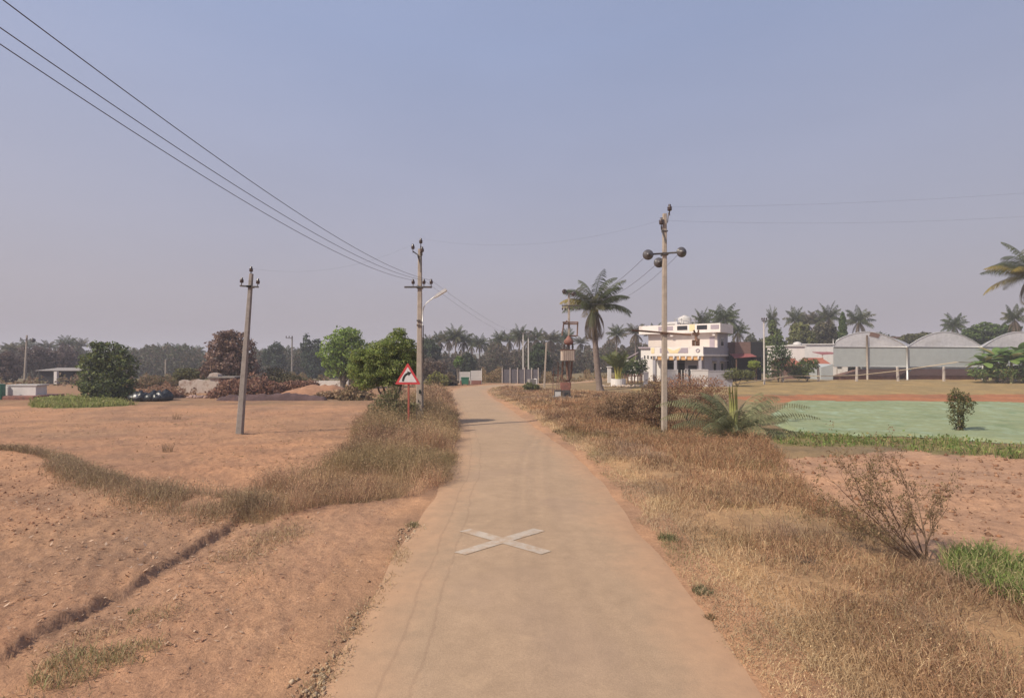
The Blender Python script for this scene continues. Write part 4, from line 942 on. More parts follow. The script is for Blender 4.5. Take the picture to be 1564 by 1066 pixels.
# pole with the street lamp
def lamp_pole():
    d = 21.6; x, d, z = put(641, d); h = zp(380, d)-z; s = d/F
    o = thing('utility_pole', 'concrete pole with cross arm and street lamp behind the warning sign', 'utility pole', (x, d, z))
    taper(MB(), h, .27, .20, .15, .13).build('shaft', M['concrete'], o)
    zc = zp(439, d)-z
    a = MB().box((-.05,-.12,zc),(1.15,.07,.07)).box((-.0,-.0,zc),(.24,.28,.09)).build('cross_arm', M['iron'], o)
    for px in (631.5, 648, 659):
        mb = MB(); insulator(mb, ((px-641)*s, -.12, zc+.13), 1.25); mb.build('insulator', M['porcelain'], a)
        W.setdefault('lamp', []).append((x+(px-641)*s, d-.12, z+zc+.29))
    t = MB(); zt = h
    t.tube([(.05,-.09,zt-1.0),(.05,-.09,zt+.12)],.022,6); t.tube([(-.28,-.09,zt-.12),(.05,-.09,zt-.35)],.026,6); t.tube([(.05,-.09,zt-.75),(-.08,-.09,zt-.3)],.02,6); t.tube([(.05,-.09,zt-.45),(.10,-.09,zt-.22)],.025,6)
    tb = t.build('top_bracket', M['iron'], o)
    for p in ((-.28,-.09,zt-.02),(.05,-.09,zt+.22),(.11,-.09,zt-.14)):
        mb = MB(); insulator(mb, p, 1.3); mb.build('insulator', M['porcelain'], tb); W.setdefault('lamptop', []).append((x+p[0], d+p[1], z+p[2]+.2))
    za = zp(497, d)-z; c = MB()
    c.tube([(.13,-.06,za),(.13,-.06,za+.55),(.17,-.06,za+.75),(.30,-.08,za+.95),(.62,-.12,za+1.18),(.72,-.13,za+1.24)],.025,8).build('lamp_arm', M['galv'], o)
    lh = MB(); e0 = Vector((.62,-.12,za+1.16)); e1 = Vector((1.15,-.16,za+1.50)); dv = (e1-e0).normalized(); up = Vector((0,1,0)); w = dv.cross(up).normalized()
    for t0,t1,wa,wb,th in ((0,.25,.05,.08,.05),(.25,.95,.08,.095,.055),(.95,1.0,.095,.07,.05)):
        A = e0+(e1-e0)*t0; B = e0+(e1-e0)*t1
        vs = []
        for Q,ww in ((A,wa),(B,wb)):
            for sx,sy in ((-1,-1),(1,-1),(1,1),(-1,1)): vs.append(Q+w*ww*.6*sx+up*th*2*sy)
        lh.add(vs,[(0,1,2,3),(7,6,5,4),(0,4,5,1),(1,5,6,2),(2,6,7,3),(3,7,4,0)])
    lh.build('lamp_head', M['galv'], o)
    ft = MB()
    for zz in (zp(490,d)-z, zp(497,d)-z): ft.box((-.03,-.115,zz),(.16,.03,.06))
    ft.build('clamp', M['iron'], o)
    mk = MB().box((0.04,-.128,zp(598,d)-z),(.09,.006,.16)).box((-.02,-.128,zp(612,d)-z),(.05,.006,.10)).build('paint_marks', M['black'], o)
    cb = MB().tube([(.16,-.05,-.2),(.16,-.05,za)],.018,6).build('cable_pipe', M['iron'], o)
lamp_pole()
def leaning_pole():
    d = 19.6; x, d, z = put(367, d); s = d/F; topx, topz = (383-367)*s, zp(418,d)-z
    o = thing('utility_pole', 'leaning concrete pole with small cross arm in the left field', 'utility pole', (x, d, z)); o.rotation_euler = (0, math.atan2(topx, topz), 0)
    h = math.hypot(topx, topz); taper(MB(), h, .24, .2, .13, .12).build('shaft', M['concrete_dark'], o)
    zc = h-.50; a = MB().box((0,-.09,zc),(.70,.06,.06)).box((0,0,zc),(.2,.24,.07)).build('cross_arm', M['iron'], o)
    for xx in (-.30,.32):
        mb = MB(); insulator(mb, (xx,-.09,zc+.12), 1.2); mb.build('insulator', M['porcelain'], a)
    b = MB().tube([(.02,0,h-.3),(-.02,0,h+.06)],.02,6).build('top_pin', M['iron'], o)
    mb = MB(); insulator(mb, (-.02,0,h+.08), 1.2); mb.build('insulator', M['porcelain'], b)
    W['lean'] = [worldp(o,(-.02,0,h+.2)), worldp(o,(-.3,-.09,zc+.3)), worldp(o,(.32,-.09,zc+.3))]
leaning_pole()
def ball_pole():
    d = 19.2; x, d, z = put(1014, d); s = d/F; h = zp(326,d)-z
    o = thing('utility_pole', 'tall concrete pole with large round disc insulators on the right verge', 'utility pole', (x, d, z))
    o.rotation_euler = (0, math.radians(.35), 0)
    taper(MB(), h, .20, .20, .14, .13).build('shaft', M['concrete'], o)
    zc = zp(388,d)-z
    a = MB().tube([(-.56,-.12,zc-.03),(.50,-.12,zc+.05)],.035,8).box((0,-.0,zc),(.22,.3,.09)).build('cross_arm', M['iron'], o)
    disc = [(0,-.10),(.05,-.10),(.06,-.05),(.17,-.03),(.20,.02),(.185,.06),(.12,.085),(.06,.09),(.05,.13),(0,.13)]
    for p in ((-.66,-.16,zc-.05),(.60,-.16,zc+.055)):
        mb = MB(); mb.lathe([(r_,-z_) for r_,z_ in disc], p, 20, (p[0]*.25,-1,.05)); mb.build('disc_insulator', M['steelball'], a); W.setdefault('ball', []).append((x+p[0], d+p[1], z+p[2]))
    mb = MB(); p = (-.14,.22,zc-.27); mb.lathe([(r_,-z_) for r_,z_ in disc], p, 20, (-.1,-1,.1)); mb.tube([(0,.0,zc-.15),p],.02,6); mb.build('disc_insulator', M['steelball'], a); W['ball'].append((x+p[0], d+p[1], z+p[2]))
    t = MB(); t.tube([(.09,-.06,h-.35),(.13,-.06,h+.02),(.17,-.06,h+.06)],.02,6); t.tube([(.02,-.09,h-1.1),(-.13,-.09,h-.62),(-.15,-.09,h-.5)],.026,6); t.box((0,0,h-.66),(.19,.18,.05))
    tb = t.build('top_bracket', M['iron'], o)
    for p in ((.17,-.06,h+.10),(-.15,-.09,h-.42)):
        mb = MB(); insulator(mb, p, 1.5); mb.build('insulator', M['porcelain'], tb); W.setdefault('balltop', []).append((x+p[0], d+p[1], z+p[2]+.15))
    zb = zp(509,d)-z; ra = MB().tube([(-1.25,-.13,zb+.10),(.95,-.13,zb-.06)],.035,8); ra.box((0,0,zb),(.24,.3,.08)); ra = ra.build('switch_arm', M['rust'], o)
    sw = MB(); sx = (1060-1014)*s; sw.box((sx,-.15,zb-.02),(.24,.08,.10)); sw.tube([(sx-.08,-.15,zb+.12),(sx,-.15,zb-.1),(sx+.02,-.15,zb-.30)],[.03,.05,.06],8); sw.tube([(sx+.1,-.15,zb+.12),(sx+.05,-.15,zb-.1)],.03,7)
    sw.box((sx-.09,-.15,zb-.36),(.09,.08,.22)); sw.box((sx+.06,-.15,zb-.34),(.13,.09,.26)); sw.build('switch', M['rust'], ra)
ball_pole()
def simple_pole(px, d, topy, label, w=.16, arm=None, lean=0., mat='concrete', ball=False, group=None):
    x, d, z = put(px, d); h = zp(topy,d)-z; o = thing('utility_pole', label, 'utility pole', (x, d, z), 0, group); o.rotation_euler = (0, lean, 0)
    taper(MB(), h, w, w*.85, w*.7, w*.6).build('shaft', M[mat], o)
    if arm:
        zc = h-arm[1]; a = MB().box((arm[2] if len(arm) > 2 else 0,-w*.5,zc),(arm[0],.09,.09)).build('cross_arm', M['iron'], o)
        c0 = arm[2] if len(arm) > 2 else 0
        for q in (-.45,.0,.45):
            mb = MB(); insulator(mb,(c0+q*arm[0],-w*.5,zc+.12),1.4); mb.build('insulator', M['porcelain'], a)
        if ball: MB().lathe([(0,-.3),(.2,-.22),(.3,0),(.2,.22),(0,.3)],(c0+arm[0]*.5,-.1,zc),12).build('drum', M['iron'], o)
    W.setdefault(int(px), (x+math.tan(lean)*h, d, z+h))
    return o
simple_pole(38, 74, 512, 'concrete pole with cross arm rising behind the whitewashed tank', .26, (1.9,.7,.1), math.radians(2.2), 'concrete', True)
simple_pole(446, 78, 514, 'weathered pole standing behind the olive scrub', .24, (1.0,.25,-.4), 0, 'concrete_dark')
simple_pole(253, 74, 549, 'short pale post in front of the hazy palms at left', .2, None, 0, 'concrete')
simple_pole(799, 74, 508, 'left pole of the twin white poles beyond the bend', .22, (1.6,.1,.3), 0, 'pole_white', False)
simple_pole(807, 76, 513, 'right pole of the twin white poles beyond the bend', .22, (1.3,.25,.5), 0, 'pole_white', False)
simple_pole(831, 50, 523, 'white leaning post between the twin poles and transformer', .2, None, math.radians(3.0), 'concrete')
simple_pole(1167, 53, 488, 'slim white pole standing at the edge of the tan field', .15, (.5,.15), 0, 'pole_white')
W['tx'] = []
def transformer_pole():
    d = 38; x, d, z = put(869, d); s = d/F
    o = thing('transformer_pole', 'pole carrying a beige transformer in rusty steel frames', 'transformer', (x, d, z))
    Z = lambda py: zp(py,d)-z
    X = lambda px: (px-869)*s
    taper(MB(), Z(447), .2, .18, .13, .12).build('shaft', M['concrete'], o)
    a = MB().tube([(X(861),-.05,Z(445.5)),(X(876),-.05,Z(449))],.035,6).build('top_arm', M['iron'], o)
    for px,py in ((862,445.5),(876,449)):
        MB().lathe([(.06,-.12),(.10,-.1),(.18,-.03),(.18,.03),(.10,.1),(.06,.12),(.06,-.12)],(X(px),-.15,Z(py)),14,(0,-1,.1)).build('disc_insulator', M['porcelain'], a); W['tx'].append((x+X(px),d,z+Z(py)))
    b = MB().box((X(873),-.12,Z(467)),(X(888)-X(858),.08,.08)).build('cross_arm', M['iron'], o)
    for px in (859,863,870,876,884):
        mb = MB(); insulator(mb,(X(px),-.12,Z(470.5)),1.0,(0,0,-1)); mb.build('insulator', M['porcelain'], b)
    f = MB(); t=.055
    for A,B in (((858,513),(861,492)),((881,513),(882,492)),((859,492.5),(883,492.5)),((860,495),(882,495)),((868,513),(882,513)),((861,495),(866,490))): f.tube([(X(A[0]),-.2,Z(A[1])),(X(B[0]),-.2,Z(B[1]))],t,6)
    f.build('fuse_frame', M['rust'], o)
    q = MB(); q.lathe([(0,-.30),(.20,-.29),(.33,-.15),(.36,.02),(.20,.17),(.10,.34),(0,.40)],(X(868),-.25,Z(521)),12)
    q.build('conservator', M['oxide'], o)
    q = MB()
    for px in (861,867,874): q.lathe([(.05,-.3),(.09,-.2),(.06,-.1),(.09,0),(.06,.1),(.09,.2),(.03,.3)],(X(px),-.25,Z(530)),10)
    q.build('bushings', M['porcelain'], o)
    q = MB().box((X(866.5),-.28,Z(543)),(X(877)-X(856.5),.7,Z(535)-Z(550.5)),0,.03)
    for i in range(6): q.box((X(859+3*i),-.66,Z(543)),(.05,.08,.7))
    q.build('tank', M['tx'], o); MB().box((X(866.5),-.28,Z(534.6)),(X(878)-X(856),.78,.07)).build('tank_lid', M['rust'], o)
    f = MB(); Pp = [(859,552),(858,577),(861,581),(869,581),(871,577),(873,552)]
    f.tube([(X(a_),-.25,Z(b_)) for a_,b_ in Pp],.07,8); f.tube([(X(865),-.15,Z(552)),(X(867),-.12,Z(580))],.09,8)
    f.tube([(X(842),-.2,Z(572)),(X(859),-.2,Z(574))],.04,6)
    for px in (847,853): f.tube([(X(px-1),-.2,Z(560)),(X(px-4),-.2,Z(604))],.03,6)
    f.tube([(X(852),-.2,Z(552)),(X(853),-.2,Z(596))],.03,6); f.tube([(X(856),-.2,Z(575)),(X(858),-.2,Z(600))],.03,6)
    f.build('support_frame', M['rust'], o)
    MB().box((X(863),-.25,Z(588)),(.78,.45,.42),0,.05).box((X(863),-.25,Z(593.5)),(.66,.42,.2)).build('oil_box', M['oxide'], o)
    g = MB(); y0 = -.35
    for x0,x1 in ((846,856.5),(858,869)): g.box((X((x0+x1)/2),y0,Z(603)),((x1-x0)*s,.4,.78),0,.03)
    g = g.build('meter_box', M['iron'], o)
    MB().box((X(851),y0-.215,Z(603)),(.42,.02,.55)).build('door', M['galv'], g)
    MB().box((X(863.5),y0-.215,Z(602)),(.30,.02,.32)).build('door', M['darkgap'], g)
    MB().box((X(857.5),y0,Z(609.5)),(1.35,.6,.5)).build('plinth', M['concrete_dark'], o)
transformer_pole()
def wire(A, B, sag, label, r=.006, n=26, par=None):
    A, B = Vector(A), Vector(B); P = []
    for i in range(n+1):
        t = i/n; p = A.lerp(B,t); p.z -= sag*4*t*(1-t); P.append(p)
    o = MB().tube(P, r, 5, False).build('overhead_wire', M['wire']); tag(o, label, 'wire', 'overhead wires')
# three wires from the lamp pole back over the camera's left shoulder
for (A, xe, lab) in ((W['lamp'][2], -5.5, 'uppermost of the three wires sweeping from the lamp pole to the top left'), (W['lamp'][1], -5.95, 'middle of the three wires sweeping from the lamp pole to the top left'), (W['lamp'][0], -6.02, 'lowest of the three wires sweeping from the lamp pole to the top left')):
    B = (xe, -8.0, 8.05); wire(A, B, 1.36, lab, .0058, 60)
wire(W['lamp'][2], W[799], .6, 'upper wire running from the lamp pole towards the twin poles', .005)
wire(W['lamp'][1], W[807], .9, 'lower wire running from the lamp pole towards the twin poles', .005)
wire(W['lamptop'][0], W['lean'][0], .5, 'thin wire between the leaning pole and lamp pole tops', .0018)
wire(W['lamptop'][1], W['balltop'][1], .55, 'thin wire crossing over the road between two pole tops', .0018)
wire(W['ball'][0], W['tx'][0], .9, 'wire from the left disc insulator down to the transformer top', .007)
wire(W['ball'][2], W['tx'][1], .9, 'wire from the lower disc insulator down to the transformer top', .007)
wire(W['ball'][1], W['tx'][1], 1.3, 'wire from the right disc insulator passing behind the pole to the transformer', .006)
wire(W['balltop'][0], (30, 20, 9.9), .35, 'upper faint wire running right from the ball insulator pole top', .0022)
wire(W['balltop'][1], (30, 22, 9.3), .45, 'lower faint wire running right from the ball insulator pole', .0022)

# ------------------------------------------------------------------ warning sign
def sign():
    d = 19.6; x, d, z = put(623, d); s = d/F; o = thing('warning_sign', 'red bordered triangular bend warning sign with black arrow on a red post', 'road sign', (x, d, z), math.radians(-4))
    zt, zb = zp(554,d)-z, zp(587,d)-z; w = .50
    def rtri(w, zb, zt, r, n=5):
        C_ = [(-w,zb),(w,zb),(0,zt)]; out = []
        for i in range(3):
            p = Vector(C_[i]); a = (Vector(C_[i-1])-p).normalized(); b = (Vector(C_[(i+1)%3])-p).normalized()
            for k in range(n+1):
                t = k/n; q0 = p+a*r; q1 = p+b*r; out.append(tuple((q0*(1-t)**2+p*2*t*(1-t)+q1*t*t)))
        return out
    MB().prism(rtri(w, zb, zt, .06), -.012, .012).build('plate', M['red'], o)
    i = .085; MB().prism(rtri(w-i*1.72, zb+i, zt-i*1.9, .03), -.016, -.0125).build('face', M['signwhite'], o)
    P = []                                          # curved arrow bending right
    for k in range(11):
        t = k/10; a = math.radians(180-80*t); P.append((.06+.24*math.cos(a), zb+.12+.30*math.sin(a)))
    aw = MB(); L=[];Rr=[]
    for k in range(11):
        p = Vector(P[k]); tv = (Vector(P[min(10,k+1)])-Vector(P[max(0,k-1)])).normalized(); nv = Vector((-tv.y,tv.x)); L.append(tuple(p+nv*.042)); Rr.append(tuple(p-nv*.042))
    aw.prism(L+Rr[::-1], -.021, -.0165)
    e = Vector(P[10]); tv = (Vector(P[10])-Vector(P[9])).normalized(); nv = Vector((-tv.y,tv.x))
    aw.prism([tuple(e+nv*.10-tv*.01), tuple(e+tv*.13), tuple(e-nv*.10-tv*.01)], -.021, -.0165)
    aw.build('arrow', M['black'], o)
    MB().box((.02,.05,(zb+.25-.5)/2),(.065,.065,zb+.25+.5)).build('post', M['redpost'], o)
sign()

# ------------------------------------------------------------------ left middle distance
def left_things():
    x, d, z = put(38, 38); s = d/F; o = thing('wash_tank', 'low whitewashed masonry tank on a red brown base at far left', 'water tank', (x, d, z))
    h = zp(589,d)-z; MB().box((0,.2,(h+.1)/2),(2.2,.9,h-.1)).box((-1.0,.1,h*.55),(.35,1.0,h*.8)).build('wall', M['white'], o, None, .03)
    MB().box((.05,.2,h+.04),(2.3,1.0,.08)).build('rim', M['lattice'], o); MB().box((-.1,.2,.02),(3.6,2.6,.5)).build('base', M['oxide'], o, None, .05)
    t = MB().box((0,0,.55),(.7,.5,1.1),.3,.08).build('green_tarpaulin', M['greenpaint']); t.location = put(-2, 37); tag(t, 'dark green tarpaulin bundle at the left end of the tank', 'tarpaulin')
    x, d, z = put(92, 62); o = thing('field_shed', 'dark low shed with a grey sheet roof and white post under the brown trees', 'shed', (x, d, z))
    MB().bx(-2.6,2.6,0,2.5,-.2,1.6).build('wall', M['darkgap'], o); MB().add([(-2.7,-.4,1.62),(2.7,-.4,1.62),(2.6,2.7,1.9),(-2.6,2.7,1.9),(-2.7,-.4,1.66),(2.7,-.4,1.66),(2.6,2.7,1.94),(-2.6,2.7,1.94)],[(0,3,2,1),(4,5,6,7),(0,1,5,4),(1,2,6,5),(2,3,7,6),(3,0,4,7)]).build('roof', M['concrete_dark'], o)
    MB().box((.1,-.6,.7),(.35,.3,1.7)).build('post', M['white'], o)
    # dark sacks
    rnd = random.Random(4)
    spots = [(208,615,.42,'leftmost dark sack of the heap, slumped'),(217,613,.48,'dark sack with a pale patch, second from left'),(226,614,.36,'low dark sack in front of the heap'),(234,612,.48,'tall dark sack in the middle of the heap'),(243,614,.40,'dark sack right of the tall middle one'),(251,611,.52,'largest dark sack at the right end of the heap'),(257,614,.34,'small dark sack outermost on the right')]
    for px,py,r,lab in spots:
        px_, d_ = px, 36.2+rnd.uniform(-.3,.5); x, d_, z = put(px_, d_)
        n = 12; prof = [(0,-.05),(r*.8,0),(r*1.05,r*.3),(r*1.0,r*.65),(r*.8,r*1.0),(r*.5,r*1.25),(r*.2,r*1.36),(0,r*1.38)]
        mb = MB(); mb.lathe(prof,(0,0,0),n)
        mb.v = [(a+.20*r*math.sin(7*b/r+c*9+px),b+.20*r*math.sin(6*a/r+c*8+px),c*(1+.22*math.sin(a*11+b*9+px))) for a,b,c in mb.v]
        o = mb.build('dark_sack', M['blackplastic']); o.location = (x, d_, z); tag(o, lab+' beside the field tree', 'sack', 'heap of dark sacks')
        if px in (217, 251):
            MB().lathe([(0,-.01),(r*.35,0),(0,.02)],(-r*.25,-r*.93,r*.75),9,(0,-1,.25)).build('pale_label', M['galv'], o)
    # ruined hut
    d = 44; x, d, z = put(306, d); s = d/F; o = thing('ruined_hut', 'ruined hut with flaking whitewashed wall and a ledge roof', 'hut', (x, d, z)); hh = zp(580,d)-z; Hp = zp(577,d)-z
    v = MB(); prof = [(-1.75,-.3),(.95,-.3),(.95,hh),(.4,hh-.06),(-.2,hh+.05),(-.9,hh-.07),(-1.4,hh+.02),(-1.75,hh-.1)]
    v.prism(prof, -.12, .12); v.build('wall', M['ruin'], o)
    MB().bx(.95,1.75,-.3,.3,-.3,Hp).build('pillar', M['ruin'], o)
    MB().bx(.85,3.2,-.45,2.2,Hp+.003,Hp+.12).build('ledge', M['concrete_dark'], o)
    MB().prism([(.9,Hp+.123),(1.75,Hp+.123),(1.68,Hp+.32),(1.3,Hp+.45),(1.0,Hp+.36)], -.35,.3).build('cap', M['ruin'], o)
    MB().bx(1.753,2.9,.1,2.0,-.3,Hp).build('side_wall', M['brownwall'], o)  # hut's unlit side painted in with a darker brown
    # pale rubble by the hut
    rb = MB(); rnd = random.Random(8)
    for i in range(26): r = rnd.uniform(.08,.2); rb.lathe([(0,-r),(r*.9,-r*.4),(r,r*.2),(r*.5,r*.7),(0,r*.8)],(rnd.uniform(-1,1),rnd.uniform(-.3,.3),r*.4),6,(rnd.uniform(-.4,.4),rnd.uniform(-.4,.4),1),False)
    o = rb.build('rubble', surf('pink_rubble', (.36,.24,.20), .95)); o.location = put(308, 38.5); tag(o, 'small pinkish rubble heap before the ruined hut', 'rubble', None, 'stuff')
    # mound with a dark strip at its foot
    def heap(name, label, cat, px0, px1, d, base_y, top, wid, m, seed, kind=None, ex=.65):
        n = 46; k = 14; x0, x1 = xp(px0,d), xp(px1,d); V=[];q=[]
        for i in range(n+1):
            t = i/n; x = x0+(x1-x0)*t
            for j in range(k+1):
                u = j/k; y = d-wid/2+wid*u
                e = math.sin(math.pi*t)**ex*math.sin(math.pi*u)**.8
                hgt = top*e*(.45+1.1*float(fbm(np.array(x*.7+seed),np.array(y*.7),seed)))+.30*e*(float(fbm(np.array(x*3.),np.array(y*4.),seed+2))-.5)
                V.append((x, y, gz(x,y)-.06+hgt))
        for i in range(n):
            for j in range(k): a = i*(k+1)+j; q.append((a,a+k+1,a+k+2,a+1))
        return tag(npobj(name, V, q, None, M[m], None, None, True), label, cat, None, kind)
    heap('earth_mound', 'mound of dug orange earth behind the dark strip', 'earth mound', 420, 550, 40, 612, .80, 4.5, 'earth', 501)
    heap('dark_strip', 'dark purplish strip along the foot of the orange mound', 'bank', 332, 500, 36.5, 620, .48, .7, 'stripdark', 503, None, .22)  # low raised strip, much darker in colour than the mound
    o = thing('low_wall', 'low white wall line behind the orange earth mound', 'wall', put(488, 56)); MB().bx(-2.6,2.9,-.1,.1,-.3,.62).build('panel', M['white'], o); MB().bx(2.92,3.2,-.16,.16,-.3,.85).build('pillar', M['white'], o)
left_things()

# ------------------------------------------------------------------ bend of the road
def bend_things():
    x, d, z = put(710.5, 59); s = d/F; o = thing('green_bin', 'green metal bin in front of the white panels at the road bend', 'bin', (x, d, z)); w = 11.5*s
    MB().add([(-w*.44,-.3,.1),(w*.44,-.3,.1),(w*.44,.3,.1),(-w*.44,.3,.1),(-w/2,-.38,.82),(w/2,-.38,.82),(w/2,.38,.82),(-w/2,.38,.82)],[(3,2,1,0),(4,5,6,7),(0,1,5,4),(1,2,6,5),(2,3,7,6),(3,0,4,7)]).build('body', M['greenpaint'], o)
    MB().box((0,0,.86),(w*1.06,.84,.07)).build('lid', M['greenpaint'], o)
    for sx in (-1,1): MB().box((sx*w*.36,0,.02),(.09,.5,.2)).build('leg', M['iron'], o)
    for px0,px1,dd,ty,by,lab in ((702,718,61,568,584,'low grey white panel behind the green bin'),(719,736,60.5,566,583,'taller grey white panel with a white end post')):
        x, d, z = put((px0+px1)/2, dd); s = d/F; o = thing('wall_panel', lab, 'panel', (x,d,z)); w = (px1-px0)*s; zt = zp(ty,d)-z; zb = zp(581,d)-z
        MB().bx(-w/2+.06,w/2-.06,-.03,.03,zb,zt-.06).build('sheet', M['lattice'], o)
        f = MB().bx(-w/2,-w/2+.058,-.05,.05,-.2,zt).bx(w/2-.058,w/2,-.05,.05,-.2,zt+(.25 if px0 > 710 else 0)).bx(-w/2+.06,w/2-.06,-.05,.05,zt-.058,zt)
        for k in range(1,6): f.bx(-w/2+.06,w/2-.06,-.045,-.032,zb+(zt-zb)*k/6,zb+(zt-zb)*k/6+.03)
        f.build('frame', M['white'], o); MB().bx(-w/2+.06,w/2-.06,-.12,.12,-.2,zb-.003).build('brick_base', M['oxide'], o)
    x, d, z = put(794, 64); s = d/F; o = thing('net_fence', 'dark grey net fence with pale posts beyond the bend', 'fence', (x,d,z)); zt = zp(564,d)-z
    MB().bx(xp(768,d)-x,xp(822,d)-x,-.02,.02,-.2,zt).build('net', M['meshfence'], o)
    for px in (767,779,790.5,801,812,822): MB().box((xp(px,d)-x,-.07,zt/2),(.10,.10,zt+.4)).build('post', M['stone'], o)
    x, d, z = put(812, 47.5); o = thing('stone_block', 'dark square stone block with a pale edge beside the bend', 'stone block', (x,d,z),.3); MB().box((0,0,.45),(.65,.6,1.1),0,.04).build('block', M['concrete_dark'], o); MB().box((.37,-.05,.48),(.09,.62,1.15)).build('edge', M['white'], o)
    # white compound pieces by the areca palm
    d = 57
    for a,b,ty,by,lab in ((913,917,563,582,'white gate pillar left of the clump palm'),(928,933,561,582,'white gate pillar nearest the clump palm')):
        x,d,z = put((a+b)/2,d); s=d/F; zt=zp(ty,d)-z; o=thing('gate_pillar',lab,'pillar',(x,d,z)); MB().box((0,0,zt/2-.1),((b-a)*s,.35,zt+.2)).build('shaft',M['white'],o); MB().box((0,0,zt+.05),((b-a)*s+.15,.5,.1)).build('cap',M['white'],o)
    x,d,z = put(980,55); o=thing('garden_rail','low brown garden fence right of the clump palm','fence',(x,d,z))
    for px in range(954,980,5): MB().box((xp(px,55)-x,0,.4),(.12,.1,1.3)).build('post',M['rust'],o)
    MB().bx(xp(953,55)-x,xp(980,55)-x,-.03,.03,.75,.87).build('rail',M['rust'],o)
    x,d,z = put(1000,50); rb=MB(); rnd=random.Random(6)
    for i in range(70):
        r=rnd.uniform(.06,.16); px=rnd.uniform(915,1000); xx=xp(px,50); rb.lathe([(0,-r),(r*.9,-r*.4),(r,r*.2),(r*.5,r*.7),(0,r*.8)],(xx-x,rnd.uniform(-.4,.4),r*.5),6,(rnd.uniform(-.4,.4),rnd.uniform(-.4,.4),1),False)
    o=rb.build('stone_edging',surf('pale_rubble',(.42,.33,.26),.95)); o.location=(x,d,z); tag(o,'line of pale stones edging the ground before the house','stones',None,'stuff')
bend_things()

